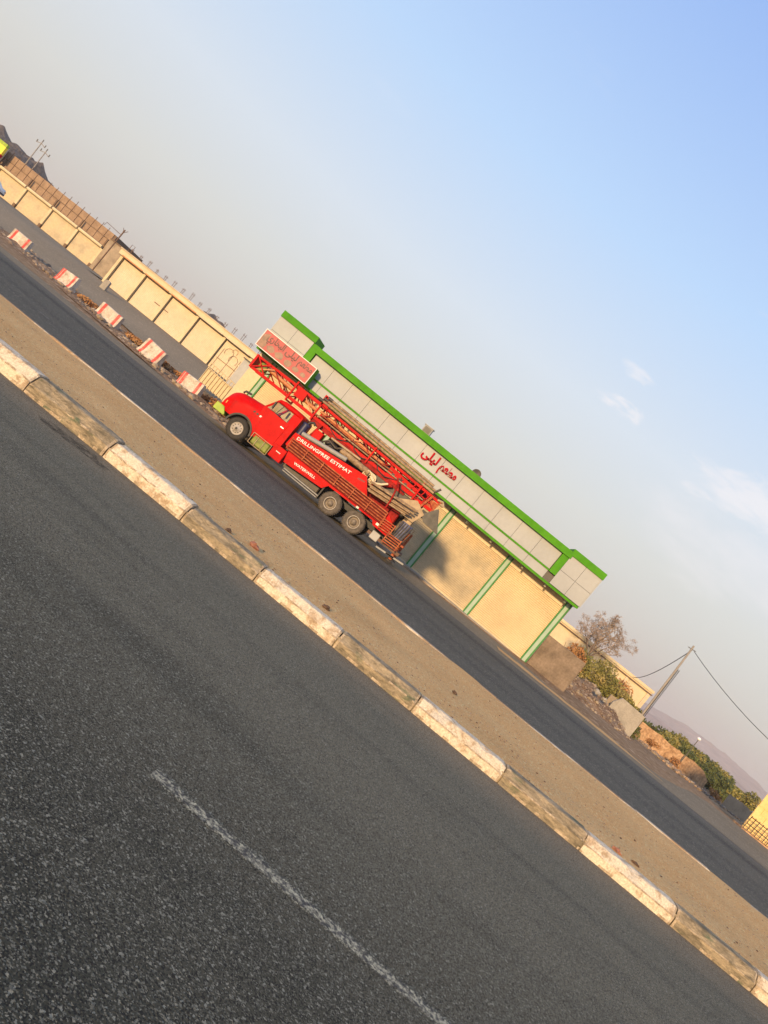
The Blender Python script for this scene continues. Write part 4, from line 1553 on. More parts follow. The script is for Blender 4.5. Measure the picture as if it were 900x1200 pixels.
# bare tree
rg = random.Random(5)
TX, TY = 15.3, 70.0
tz = gz(TX, TY)
tree = thing('bare_tree', 'leafless pinkish-brown tree with a round twiggy crown behind the bushes', 'tree', (TX, TY, tz))
bt = B((TX, TY, tz))
bc = B((TX, TY, tz))


def branch(p, d, L_, r, depth):
    pts = [p]
    q = Vector(p)
    dd = Vector(d)
    for k in range(3):
        dd = (dd + Vector((rg.uniform(-.25, .25), rg.uniform(-.25, .25), rg.uniform(-.08, .12)))).normalized()
        q = q + dd * L_ / 3
        pts.append(q.copy())
    tgt = bt if depth < 2 else bc
    tgt.tube(pts, r, 6 if depth < 2 else 3, r * 0.6, cap=False)
    if depth >= 5:
        for _ in range(16):
            u = Vector((rg.uniform(-1, 1), rg.uniform(-1, 1), rg.uniform(-.6, 1))).normalized()
            w = u.orthogonal().normalized()
            e = q + u * rg.uniform(.03, .26)
            s = rg.uniform(.05, .10)
            bc.add([e - u * s, e + w * s * .4, e + u * s, e - w * s * .4], [(0, 1, 2, 3)])
        return
    for _ in range(3 if depth else 5):
        nd = (dd + Vector((rg.uniform(-1, 1), rg.uniform(-1, 1), rg.uniform(-.35, .7))) * (0.95 if depth else 0.62)).normalized()
        start = pts[rg.choice((1, 2, 3, 3))] if depth else pts[rg.choice((2, 3, 3))]
        branch(start, nd, L_ * rg.uniform(.58, .74), r * .55, depth + 1)


branch(Vector((TX, TY, tz - 0.1)), Vector((0.0, 0, 1)), 2.7, 0.16, 0)
bt.build('trunk', 'bark', tree)
bc.build('crown', 'leaf_dry', tree)

# bushes along the back of the mound
for i, (x, y, rx, rz, m_, lab) in enumerate((
        (11.6, 57.5, 1.2, 1.25, 'weed_dry', 'dry yellow-brown bush behind the concrete wall panel'),
        (13.2, 58.0, 1.5, 1.35, 'leaf_green', 'olive green bush below the bare tree, left end of the thicket'),
        (15.2, 58.2, 1.6, 1.55, 'leaf_green', 'largest olive green bush in the middle of the thicket behind the mound'),
        (16.9, 58.6, 1.3, 1.25, 'leaf_green', 'olive green bush of the thicket nearest to the leaning pole'),
        (14.2, 59.5, 1.4, 1.7, 'leaf_green', 'tall olive bush at the back of the thicket under the bare tree'),
        (16.1, 59.8, 1.4, 1.5, 'weed_dry', 'straw-coloured bush at the back of the thicket'),
        (18.1, 59.5, 0.9, 0.9, 'leaf_green', 'low dark bush at the foot of the leaning pole'))):
    shrub('bush', lab, x, y, gz(x, y) + 0.3, rx * 1.1, 1.1, rz, 2200, 0.12, m_, 40 + i, 'bushes behind the dirt mound')
shrub('bush', 'dark green bush in the shade behind the pale concrete block', 17.0, 52.4, gz(17, 52.4), 0.55, 0.5, 0.6, 600, 0.1, 'leaf_dark', 77)

# leaning utility pole and its wires
pz0 = gz(17.9, 56)
t = thing('utility_pole', 'slim concrete utility pole carrying two sagging wires behind the pale block', 'pole', (17.9, 56, pz0))
b = B((17.9, 56, pz0))
b.tube([(17.88, 56, pz0 - 0.3), (17.62, 56, 7.5)], 0.11, 8, 0.07)
b.build('shaft', 'wood_pole', t)
b = B((17.9, 56, pz0))
b.tube([(17.35, 56, 7.2), (17.95, 56, 7.26)], 0.03, 6)
b.build('crossarm', 'dark_plate', t)
for dx_ in (0.06, 0.16):
    b = B((17.9, 56, pz0))
    b.tube([(17.84 + dx_, 55.85, pz0), (17.7 + dx_, 55.85, 5.5)], 0.025, 5)
    b.build('conduit', 'wire', t)


def sag(p0, p1, s, n=20):
    p0, p1 = Vector(p0), Vector(p1)
    return [p0.lerp(p1, i / n) - Vector((0, 0, 4 * s * (i / n) * (1 - i / n))) for i in range(n + 1)]


b = B()
b.tube(sag((17.85, 56, 7.2), (36, 48, 6.6), 1.75), 0.022, 5)
tag(b.build('power_wire', 'wire'), 'black wire sagging from the utility pole towards the right edge', 'wire')
b = B()
b.tube(sag((17.7, 56, 7.2), (22.0, 78.5, 3.5), 0.9), 0.028, 5)
tag(b.build('power_wire', 'wire'), 'black wire drooping from the utility pole back to the cream building', 'wire')


# broken mud walls
def broken_wall(name, label, x0, x1, y0, y1, zb, h, material, seed, thick=0.35):
    xc, yc = (x0 + x1) / 2, (y0 + y1) / 2
    t = thing(name, label, 'wall', (xc, yc, zb))
    b = B((xc, yc, zb))
    n = 26
    secs = []
    for i in range(n + 1):
        u = i / n
        x, y = x0 + (x1 - x0) * u, y0 + (y1 - y0) * u
        hh = h * (1 + 0.10 * mn.noise((u * 6, seed, 0)) + 0.05 * mn.noise((u * 25, seed, 3))) * (1 if u < .9 else 1 - 3.5 * (u - .9))
        secs.append([(x, y, zb - .4), (x, y, zb + hh), (x, y + thick, zb + hh - .04), (x, y + thick, zb - .4)])
    b.loft(secs, close=True, smooth=False)
    b.build('wall_body', material, t)
    return t


broken_wall('mud_wall', 'broken orange-lit mud wall beside the road right of the utility pole', 24.3, 32.2, 75, 75, -0.95, 1.68, 'orange_wall', 2)
broken_wall('mud_wall', 'low ruined brown wall farther right along the road', 33.2, 37.0, 72, 74, -0.75, 1.35, 'concrete_brown', 6)
# rubble below the walls
b = B()
rg = random.Random(9)
for k in range(420):
    x = rg.uniform(21, 36)
    y = 60 + (x - 21) * 0.9 + rg.uniform(-4, 9)
    b.k = rg.choice((0, 0, 1, 2))
    b.lump((x, y, gz(x, y) + 0.02), rg.choice((0.05, 0.08, 0.11, 0.16)), k, 1, (1.1, .9, .7), 0.9)
struct(b.build('roadside_rubble', ['stone_grey', 'concrete_brown', 'orange_wall']), 'stuff', 'orange-brown rubble scattered below the broken walls')
for i, (x, y, r, lab) in enumerate(((24.6, 70.5, .9, 'dry tan weed clump at the left foot of the orange wall'), (27.5, 71.5, .7, 'dry tan weed clump below the middle of the orange wall'), (31.6, 71, .8, 'dry tan weed clump at the broken right end of the orange wall'))):
    shrub('dry_weed', lab, x, y, gz(x, y), r, r, .45, 500, 0.11, 'weed_dry', 140 + i, 'dry weeds by the orange wall', 'weed', 3)

# thin street lamp
lz = gz(29, 74.4)
t = thing('street_lamp', 'thin dark street lamp with a small white globe before the orange wall', 'lamp', (29, 74.4, lz))
b = B((29, 74.4, lz))
b.tube([(29.0, 74.4, lz - 0.1), (29.0, 74.4, 2.62)], 0.05, 8, 0.035)
b.build('post', 'dark_plate', t)
b = B((29, 74.4, lz))
b.lump((29.0, 74.4, 2.74), 0.19, 1, 2, (1, 1, .8), 0.0)
b.build('lamp_globe', 'lamp_white', t)

# belt of trees on the falling land
rg = random.Random(33)
belt = [(36.0, 100, .50), (38.2, 104, .62), (40.4, 108, .80), (42.3, 109, 1.1), (44.6, 112, 1.15), (46.8, 112, 1.1), (48.6, 112, .95), (50.6, 114, .95), (53.0, 116, 1.0), (56, 118, 1.0), (37.5, 92, .55), (41.0, 97, .7), (45, 100, .6)]
names_ = ['leftmost tree of the far green belt, beside the utility pole', 'second tree from the left in the far green belt', 'third tree from the left in the far green belt',
          'taller dark tree of the far belt just left of the lamp globe', 'tree of the far belt right behind the street lamp globe', 'tallest tree of the far belt right of the street lamp',
          'tree of the far belt above the gap between the two ruined walls', 'tree of the far belt over the low ruined wall', 'tree of the far belt near the yellow wall', 'last tree of the far belt, partly behind the yellow wall',
          'low tree showing just over the left end of the orange wall', 'low tree showing over the middle of the orange wall', 'low dark tree in the gap right of the orange wall']
for i, (x, y, hgt) in enumerate(belt):
    zt = hgt + 0.95
    z0 = gz(x, y)
    t = thing('belt_tree', names_[i], 'tree', (x, y, z0), 'far green tree belt')
    b = B((x, y, z0))
    b.tube([(x, y, z0 - 0.2), (x + .1, y, z0 + .9), (x, y, zt - .8)], 0.12, 6, 0.06)
    b.build('trunk', 'bark', t)
    b = B((x, y, z0))
    H_ = zt - z0
    for k in range(9):
        tri_leaves(b, (x + rg.uniform(-1.9, 1.9), y + rg.uniform(-1.5, 1.5), z0 + H_ * rg.uniform(.2, .82)), (1.25, 1.25, H_ * .23), 260, 0.26, rg)
    b.build('crown', 'leaf_dark' if i % 3 else 'leaf_green', t)
b = B()
for k in range(2600):
    y = rg.uniform(125, 420)
    x = y * rg.uniform(0.27, 0.52)
    c = (x, y, gz(x, y) + rg.uniform(.2, 1.8))
    tri_leaves(b, c, (1.8, 1.8, 1.0), 9, 0.9, rg)
struct(b.build('scrubland', 'leaf_dark'), 'stuff', 'far-off olive scrub merging into one mass before the hills')

# yellow wall at the right edge with railing
t = thing('yellow_house', 'sunlit yellow block wall of a house at the right edge', 'building', (29, 49, 0))
b = B((29, 49, 0))
b.prism([(24.25, 49.12), (36, 49.12), (36, 58), (29.6, 58)], 'z', -0.6, 5.2)
b.build('wall', 'yellow_wall', t)
bw = B()
bw.box(-0.395, 0.395, -0.03, 0.03, -0.19, 0.19)
bwm = bw.mesh('block', 'yellow_wall')
for r_ in range(8):
    for i in range(6):
        o = link('block', bwm, t)
        o.location = (24.66 + i * 0.81 + (0.4 if r_ % 2 else 0) - 29, 49.10 - 49, 0.28 + r_ * 0.4)
t = thing('railing', 'dark iron railing in front of the yellow wall at the right edge', 'railing', (28, 48, -0.02))
for z in (0.42, 0.86):
    b = B((28, 48, -0.02))
    b.tube([(23.75, 47.9, z), (34, 47.9, z)], 0.03, 6)
    b.build('rail', 'black', t)
for k in range(38):
    b = B((28, 48, -0.02))
    x = 23.75 + k * 0.27
    b.tube([(x, 47.9, 0.0), (x + 0.03, 47.9, 0.95)], 0.022, 5)
    b.build('bar', 'black', t)
b = B((28, 48, -0.02))
b.box(23.6, 36, 47.7, 49.0, -0.35, 0.05)
b.build('plinth', 'orange_wall', t)

# dry weeds among the barriers
for i, (x, y, rx, rz, lab) in enumerate(((-21.0, 42.4, 1.6, .22, 'reddish dry weed patch between the middle barrier and the next one'),
                                         (-19.6, 41.6, 1.5, .24, 'reddish dry weed patch behind the second barrier from the truck'),
                                         (-16.9, 40.9, 1.5, .27, 'reddish dry weed patch behind the barrier nearest the truck'),
                                         (-14.0, 39.8, 1.5, .34, 'tall dry weed patch in front of the truck bumper'),
                                         (-25.9, 43.6, 1.2, .18, 'small dry weed patch left of the middle barrier'))):
    shrub('dry_weed', lab, x, y, gz(x, y) + .1, rx, 1.0, rz, 1300, 0.11, 'weed_dry', 60 + i, 'dry weeds along the verge', 'weed', 3)
b = B()
for k in range(500):
    x = rg.uniform(-42, -11.5)
    y = 39.4 + 0.42 * max(-3, min(18, -16 - x)) + rg.uniform(-2.2, 3.4)
    b.k = k % 2
    b.lump((x, y, gz(x, y) + 0.1), rg.choice((0.05, 0.08, 0.12, 0.2)), k, 1, (1.1, .9, .7), 0.8)
struct(b.build('verge_rubble', ['stone_grey', 'concrete_brown']), 'stuff', 'broken stones strewn along the verge between the barriers')


# ================================================================== DRILLING TRUCK
TX0, TY0 = -6.5, 33.8
truck = thing('drilling_truck', 'red water-well drilling truck with folded lattice mast and drill pipes, parked by the restaurant', 'truck', (TX0, TY0, 0))
YN, YF = 32.58, 35.02          # near and far side planes
ZL, ZU, YA, YB = 2.93, 3.58, 33.32, 34.28      # mast chords


def T():
    return B((TX0, TY0, 0))


# chassis
for y in (33.3, 34.3):
    b = T()
    b.box(-11.4, -1.7, y - .05, y + .05, 0.68, 0.93)
    b.build('chassis_rail', 'black', truck)
b = T()
for x in (-9.2, -7.2, -6.0, -4.5, -3.0, -1.9):
    b.box(x - .06, x + .06, 33.35, 34.25, 0.72, 0.88)
b.build('crossmember', 'black', truck)
b = T()
b.tube([(-9.4, 33.8, .62), (-5.2, 33.8, .5)], 0.06, 8)
b.build('drive_shaft', 'dark_grease', truck)
b = T()
b.box(-7.95, -6.0, 32.95, 34.6, 0.42, 1.05)
b.build('underbody_tank', 'dark_grease', truck, 0.04)


# wheels
def wheel(x, yo, s, front):
    """yo: outer face; s: +1 when the wheel's inside lies towards +y"""
    b = T()
    prof = [(0.29, .03), (0.40, .0), (0.455, .012), (0.495, .05), (0.505, .09), (0.505, .21), (0.495, .25), (0.455, .29), (0.29, .27)]
    b.lathe([(r, s * a) for r, a in prof], (x, yo, 0.5), 'y', 36)
    # tread lugs
    for k in range(36):
        a = 2 * math.pi * k / 36
        c, sn = math.cos(a), math.sin(a)
        for (y0, y1) in ((.045, .135), (.165, .255)):
            p = [(x + c * .50 - sn * .025, yo + s * y0, .5 + sn * .50 + c * .025), (x + c * .50 + sn * .025, yo + s * y0, .5 + sn * .50 - c * .025)]
            q = [(x + c * .522 - sn * .022, yo + s * y0, .5 + sn * .522 + c * .022), (x + c * .522 + sn * .022, yo + s * y0, .5 + sn * .522 - c * .022)]
            vs_ = p + q + [(v[0], yo + s * y1, v[2]) for v in p + q]
            b.add(vs_, [(0, 1, 3, 2), (4, 6, 7, 5), (2, 3, 7, 6), (0, 2, 6, 4), (1, 5, 7, 3)])
    w = b.build('wheel', 'rubber' if front else 'rubber_dusty', truck)
    b = T()
    if front:
        prof = [(0.29, .035), (0.285, .01), (0.262, .02), (0.245, .05), (0.215, .035), (0.14, .0), (0.115, -.01), (0.10, -.05), (0.0, -.055)]
    else:
        prof = [(0.29, .035), (0.285, .0), (0.262, .01), (0.235, .10), (0.20, .13), (0.12, .12), (0.11, .02), (0.095, .0), (0.0, -.005)]
    b.lathe([(r, s * a) for r, a in prof], (x, yo, 0.5), 'y', 28)
    rim = b.build('rim', 'rim' if front else 'rim_dark', w)
    if front:
        b = T()
        for k in range(10):
            a = 2 * math.pi * k / 10
            b.lathe([(0.028, -s * .001), (0.0, -s * .002)], (x + .19 * math.cos(a), yo + s * .02, .5 + .19 * math.sin(a)), 'y', 8)
        b.lathe([(0.06, -s * .001), (0.0, -s * .012)], (x, yo - s * .056, .5), 'y', 12)
        b.build('wheel_holes', 'black', w)
    else:
        b = T()
        b.lathe([(0.29, .03 * s), (0.282, -.004 * s), (0.255, .008 * s)], (x, yo - s * .002, .5), 'y', 28)
        b.build('rim_ring', 'rim', w)
    return w


for x, fr in ((-10.47, True), (-5.2, False), (-3.9, False)):
    wheel(x, YN + .02, 1, fr)
    wheel(x, YF - .02, -1, fr)
    if not fr:
        for yo, s in ((YN + .36, 1), (YF - .36, -1)):
            b = T()
            b.lathe([(0.29, s * .02), (0.455, s * .0), (0.5, s * .05), (0.5, s * .24), (0.455, s * .28), (0.29, s * .26)], (x, yo, .5), 'y', 28)
            b.build('inner_tyre', 'rubber', truck)
    b = T()
    b.tube([(x, 32.9, .5), (x, 34.7, .5)], 0.08, 8)
    b.build('axle', 'dark_grease', truck)


# bonnet and front wings: one rounded shell with wheel arches
def interp(tab, x):
    for (a, za), (c, zc) in zip(tab, tab[1:]):
        if x <= c:
            return za + (zc - za) * max(0, (x - a) / (c - a))
    return tab[-1][1]


top_tab = [(-11.78, 1.15), (-11.76, 1.45), (-11.70, 1.66), (-11.58, 1.80), (-11.35, 1.91), (-10.9, 1.98), (-10.1, 2.07), (-9.85, 2.09)]
AR = 0.68
b = T()
secs = []
X = [-11.78, -11.76, -11.70, -11.62, -11.5, -11.35, -11.2] + frange(-11.16, -9.80, 20) + [-9.78, -9.7]
for x in X:
    zt = interp(top_tab, x)
    d = abs(x + 10.47)
    zb = 0.5 + math.sqrt(max(0, AR ** 2 - d ** 2)) if d < AR - .005 else (0.78 if x < -10.5 else 0.62)
    W = 1.20 - 0.20 * (1 - sstep((x + 11.80) / 0.45))
    s = []
    for (wy, t_) in ((1.0, 0), (1.005, .3), (1.0, .52), (.985, .63), (.93, .72), (.84, .86), (.72, .955), (.4, 1.0)):
        s.append((x, 33.8 - W * wy, zb + (zt - zb) * t_))
    s += [(p[0], 67.6 - p[1], p[2]) for p in reversed(s)]
    secs.append(s)
b.loft(secs, close=False, cap=False)
b.add(secs[0], [tuple(range(16))])
b.build('bonnet', 'red', truck)
# dark wheel-arch lip
for y in (YN - .03, YF - .05):
    b = T()
    pr, n_ = [], 20
    for i in range(n_ + 1):
        a = R(4 + 172 * i / n_)
        pr.append((-10.47 + (AR + .005) * math.cos(a), .5 + (AR + .005) * math.sin(a)))
    for i in range(n_, -1, -1):
        a = R(4 + 172 * i / n_)
        pr.append((-10.47 + (AR - .075) * math.cos(a), .5 + (AR - .075) * math.sin(a)))
    b.prism(pr, 'y', y, y + .10)
    b.build('wheel_arch_lip', 'black', truck)
b = T()
b.box(-11.15, -9.8, 33.0, 34.6, 0.75, 1.1)
b.build('engine_bay', 'black', truck)
# vents on the bonnet side
for k in range(3):
    b = T()
    x = -10.36 + k * .17
    b.prism([(x, 1.52), (x + .09, 1.52), (x + .12, 1.60), (x + .03, 1.60)], 'y', 32.585, 32.72)
    b.build('vent', 'black' if k < 2 else 'white_paint', truck)
# grille, headlights, bumper
b = T()
b.box(-11.80, -11.74, 33.1, 34.5, 0.85, 1.25)
g_ = b.build('grille', 'dark_plate', truck)
for k in range(5):
    b = T()
    b.box(-11.83, -11.80, 33.12, 34.48, 0.88 + k * .075, 0.91 + k * .075)
    b.build('grille_bar', 'chrome', g_)
for y in (32.98, 34.62):
    b = T()
    b.lathe([(0.0, -.05), (0.10, -.04), (0.125, 0.0), (0.13, 0.06)], (-11.70, y, 1.08), 'x', 16)
    b.build('headlight', 'chrome', truck)
    b = T()
    b.box(-11.62, -11.52, y - .28 if y < 33.8 else y + .16, y - .16 if y < 33.8 else y + .28, 1.08, 1.22)
    b.build('indicator', 'amber', truck)
b = T()
b.prism([(-11.92, .58), (-11.30, .58), (-11.30, .66), (-11.50, .92), (-11.90, .92)], 'y', 32.56, 35.04)
b.build('bumper', 'lime', truck, 0.02)
b = T()
b.tube([(-11.45, 33.3, 1.9), (-11.4, 33.3, 2.02), (-11.1, 33.3, 2.06)], 0.05, 8)
b.build('bonnet_horn', 'black', truck)

# cab
cab_lo = [(-10.08, 1.55), (-9.75, .66), (-8.66, .90), (-8.44, 1.1), (-8.44, 2.02), (-9.92, 2.06), (-10.12, 2.06)]
for (y0, y1) in ((YN + .02, YN + .08), (YF - .08, YF - .02)):
    b = T()
    b.prism(cab_lo, 'y', y0, y1)
    b.build('cab_side', 'red', truck)
b = T()
b.box(-8.50, -8.44, YN + .08, YF - .08, 0.95, 2.05)
b.build('cab_back', 'red', truck)
b = T()
b.box(-9.9, -8.5, YN + .08, YF - .08, 0.90, 1.0)
b.build('cab_floor', 'black', truck)
b = T()
b.box(-10.1, -9.75, YN + .08, YF - .08, 1.55, 2.06)
b.build('dashboard', 'cab_trim', truck)
b = T()
b.box(-9.2, -8.55, YN + .15, YF - .15, 1.0, 1.45)
b.box(-8.75, -8.55, YN + .15, YF - .15, 1.45, 2.06)
b.build('seat', 'cab_trim', truck, 0.05)
b = T()
pts = [(-9.55 + .08 * math.sin(a), 33.2 + .22 * math.cos(a), 2.05 + .2 * math.sin(a)) for a in frange(0, 6.283, 18)]
b.tube(pts, 0.02, 6, cap=False)
b.build('steering_wheel', 'black', truck)
# roof: rounded shell
b = T()
secs = []
for (x, z, w) in ((-9.86, 2.60, 1.02), (-9.78, 2.69, 1.04), (-9.5, 2.76, 1.06), (-8.9, 2.78, 1.06), (-8.52, 2.74, 1.05), (-8.42, 2.64, 1.03)):
    secs.append([(x, 33.8 - w, 2.55), (x, 33.8 - w, z - .08), (x, 33.8 - w + .12, z), (x, 33.8 + w - .12, z), (x, 33.8 + w, z - .08), (x, 33.8 + w, 2.55)])
b.loft(secs, close=True)
b.build('cab_roof', 'red', truck)
b = T()
for y0, y1 in ((YN + .03, 32.76), (YF - .03, 34.84)):
    b.bar((-10.06, y0 + (.03 if y0 < 33 else -.03), 2.04), (-9.74, y1, 2.62), 0.07, 0.09)
b.build('front_pillar', 'red', truck)
for y0, y1 in ((YN + .05, 32.78), (YF - .05, 34.82)):
    b = T()
    s_ = 1 if y0 < 33 else -1
    b.add([(-8.86, y0, 2.02), (-8.44, y0, 2.02), (-8.44, y1, 2.62), (-8.90, y1, 2.62),
           (-8.86, y0 + s_ * .07, 2.02), (-8.44, y0 + s_ * .07, 2.02), (-8.44, y1 + s_ * .07, 2.62), (-8.90, y1 + s_ * .07, 2.62)],
          [(0, 1, 2, 3), (7, 6, 5, 4), (0, 4, 5, 1), (1, 5, 6, 2), (2, 6, 7, 3), (3, 7, 4, 0)])
    b.build('rear_pillar', 'red', truck)
    b = T()
    b.add([(-9.98, y0 + .03 * s_, 2.05), (-8.87, y0 + .03 * s_, 2.05), (-8.91, y1 + .03 * s_, 2.58), (-9.72, y1 + .03 * s_, 2.58)], [(0, 1, 2, 3)])
    b.build('side_window', 'glass', truck)
    b = T()
    b.bar((-9.52, y0, 2.04), (-9.44, y1, 2.6), 0.03)
    b.build('window_divider', 'black', truck)
    # door
    b = T()
    ys_ = (y0 - .055, y0 - .025) if s_ > 0 else (y0 + .025, y0 + .055)
    b.prism([(-9.66, .80), (-8.76, .98), (-8.72, 2.0), (-9.88, 2.02), (-9.88, 1.4)], 'y', *ys_)
    dr = b.build('door', 'red', truck, 0.008)
    b = T()
    b.box(-8.98, -8.82, ys_[0] - .02, ys_[1] + .02, 1.74, 1.78)
    b.build('handle', 'chrome', dr)
    # mirror
    b = T()
    ym = y0 - s_ * .22
    b.tube([(-9.75, y0, 2.08), (-9.72, ym, 2.15), (-9.72, ym, 2.5), (-9.74, y1, 2.55)], 0.014, 6)
    b.box(-9.76, -9.70, ym - .08, ym + .08, 2.16, 2.48)
    b.build('mirror', 'black', truck)
b = T()
b.add([(-10.08, YN + .1, 2.06), (-10.08, YF - .1, 2.06), (-9.76, 34.8, 2.6), (-9.76, 32.8, 2.6)], [(0, 1, 2, 3)])
b.build('windscreen', 'glass', truck)
b = T()
b.box(-8.50, -8.44, 32.7, 33.2, 2.05, 2.62)
b.box(-8.50, -8.44, 34.4, 34.9, 2.05, 2.62)
b.build('cab_back', 'red', truck)
b = T()
b.box(-8.48, -8.47, 33.2, 34.4, 2.05, 2.62)
b.build('rear_window', 'dark_glass', truck)
# lime step tank with its frame, red tool box
b = T()
b.box(-9.66, -8.78, YN + .0, YN + .45, 0.38, 0.84)
tk = b.build('step_tank', 'olive', truck, 0.06)
b = T()
for z in (.36, .86):
    b.bar((-9.72, YN - .03, z), (-8.74, YN - .03, z), 0.022)
for x in (-9.72, -9.42, -9.08, -8.74):
    b.bar((x, YN - .03, .36), (x, YN - .03, .86), 0.022)
b.build('tank_cage', 'tan_metal', tk)
b = T()
b.box(-8.68, -8.04, YN - .03, YN + .5, 0.46, 1.08)
tb = b.build('tool_box', 'red', truck, 0.015)
b = T()
for k in range(4):
    b.box(-8.46 + k * .06, -8.42 + k * .06, YN - .036, YN - .03, 0.80, 0.845)
b.build('painted_mark', 'white_paint', tb)
# air cleaner and exhaust behind the cab
b = T()
b.tube([(-8.22, 33.0, 1.9), (-8.22, 33.0, 2.5)], 0.17, 14)
b.lathe([(0.2, 0), (0.2, .08), (0.0, .12)], (-8.22, 33.0, 2.48), 'z', 14)
b.build('air_cleaner', 'navy', truck)
b = T()
b.tube([(-8.2, 33.0, 2.5), (-8.15, 33.0, 2.7), (-8.0, 33.0, 2.78), (-7.9, 33.0, 2.72)], 0.06, 8)
b.build('exhaust_elbow', 'black', truck)

# deck and side panels
b = T()
b.box(-8.2, -1.9, 32.75, 34.85, 1.12, 1.22)
b.build('deck', 'dark_grease', truck)
panel = [(-8.30, 1.96), (-4.66, 2.40), (-4.14, 1.74), (-2.95, 1.74), (-2.52, 1.46), (-2.40, .90), (-3.18, .92), (-3.32, 1.08), (-5.72, 1.04), (-5.9, .78), (-7.92, .64), (-8.06, 1.2), (-8.34, 1.3)]
for (y0, y1) in ((YN, YN + .04), (YF - .04, YF)):
    b = T()
    b.prism(panel, 'y', y0, y1)
    b.build('side_panel', 'red', truck)


def lettering(body, x, z, h, w, slope, name, material='white_paint', y=YN - .006, off=0.004):
    v_, f_ = text_geo(body, h * 1.3, 0.006, 0.0025, 2, w)
    b = T()
    b.add([(p[0] + x, p[1] + y, p[2] + z + p[0] * slope) for p in v_], f_)
    b.build(name, material, truck)


lettering('DRILLINGFREE', -8.08, 1.755, 0.155, 1.66, 0.088, 'painted_lettering')
lettering('ESTIMAT', -6.33, 1.91, 0.155, 1.03, 0.088, 'painted_lettering')
lettering('WATERWELL', -7.52, 0.84, 0.125, 1.14, 0.05, 'painted_lettering')
for (x, z) in ((-4.22, 1.065), (-3.10, 1.02)):
    b = T()
    b.box(x, x + .13, YN - .008, YN - .002, z, z + .11)
    b.build('reflector', 'white_paint', truck)
b = T()
for k in range(7):
    b.box(-4.92 + k * .05, -4.89 + k * .05, YN - .006, YN - .001, 2.05 + .01 * k, 2.13 + .008 * k)
b.build('painted_mark', 'maroon', truck)
# side rack: rails on posts, standing proud of the panel
YR = YN - .16
rack_z = [1.22, 1.34, 1.46, 1.58, 1.69]
for z in rack_z:
    b = T()
    b.bar((-8.16, YR, z), (-2.95, YR, z + .04), 0.035, 0.045)
    b.build('rack_rail', 'red_rust', truck)
for i in range(7):
    x = -8.16 + i * .868
    b = T()
    b.bar((x, YR - .02, 1.18), (x - .02, YR - .02, 1.75), 0.04)
    b.bar((x, YR, 1.2), (x, YN, 1.2), 0.03)
    b.build('rack_post', 'red_rust', truck)
b = T()
b.box(-8.16, -2.95, YR + .02, YN, 1.17, 1.19)
b.build('rack_floor', 'red_dull', truck)
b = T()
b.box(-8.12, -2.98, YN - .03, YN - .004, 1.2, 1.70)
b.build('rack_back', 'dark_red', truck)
for (x0, x1, z0) in ((-2.92, -2.35, 1.02), (-2.42, -1.76, .66)):
    for k in range(5):
        b = T()
        b.bar((x0, YR, z0 + k * .105), (x1, YR, z0 + k * .105 + .03), 0.03, 0.045)
        b.build('rack_rail', 'red_rust', truck)
    for x in (x0, x1):
        b = T()
        b.bar((x, YR - .02, z0 - .04), (x, YR - .02, z0 + .5), 0.04)
        b.build('rack_post', 'red_rust', truck)

# running pipes below the body, mud flap, boxes at the tail
for (z, r_) in ((.44, .035), (.34, .03)):
    b = T()
    b.tube([(-7.75, YN + .08, z), (-5.82, YN + .08, z - .02)], r_, 8)
    b.build('running_pipe', 'grey_tube', truck)
b = T()
b.box(-5.86, -5.80, YN + .05, YN + .5, .3, 1.0)
b.build('mud_flap', 'black', truck)
b = T()
b.box(-3.02, -2.62, YN + .1, YN + .5, .42, .78)
b.build('battery_box', 'grey_sheet', truck, 0.02)
b = T()
b.box(-3.2, -1.5, YN + .12, YF - .12, .52, .66)
b.build('tail_beam', 'rust_bar', truck)
for (x0, z0) in ((-2.5, .30), (-2.0, .34)):
    b = T()
    b.bar((x0, YN + .05, z0), (x0 + .9, YN + .05, z0 + .08), 0.07)
    b.build('tail_bar', 'grey_tube', truck)
for y in (32.9, 34.7):
    b = T()
    b.tube([(-1.72, y, .18), (-1.72, y, 1.6)], 0.085, 10)
    j = b.build('jack_leg', 'red_rust', truck)
    b = T()
    b.lathe([(0.0, .0), (0.2, .0), (0.2, .05), (0.08, .1)], (-1.72, y, .12), 'z', 14)
    b.build('jack_foot', 'dark_grease', j)
b = T()
b.box(-2.35, -1.95, 33.35, 34.5, 1.22, 2.1)
b.build('control_panel', 'tan_metal', truck, 0.02)
b = T()
b.lathe([(0, .0), (.29, .0), (.30, .05), (.285, .28), (.30, .3), (.285, .33), (.285, .56), (.30, .58), (.29, .84), (.26, .86), (0, .85)], (-2.02, 32.98, 1.02), 'z', 20)
b.build('drum', 'blue_grey', truck)
b = T()
for k in range(6):
    b.tube([(-2.28 + .11 * k, 32.68, 1.0 + .04 * (k % 2)), (-2.22 + .12 * k, 32.7, 1.85)], 0.03, 6)
b.build('standing_rods', 'dark_grease', truck)
b = T()
b.box(-2.5, -1.55, 32.62, 33.4, .94, 1.02)
b.build('rear_platform', 'red_rust', truck)

# long grey tube on the panel
b = T()
b.tube([(-8.06, YN + .12, 2.10), (-5.82, YN + .12, 2.40)], 0.105, 12)
b.build('water_pipe', 'grey_tube', truck)
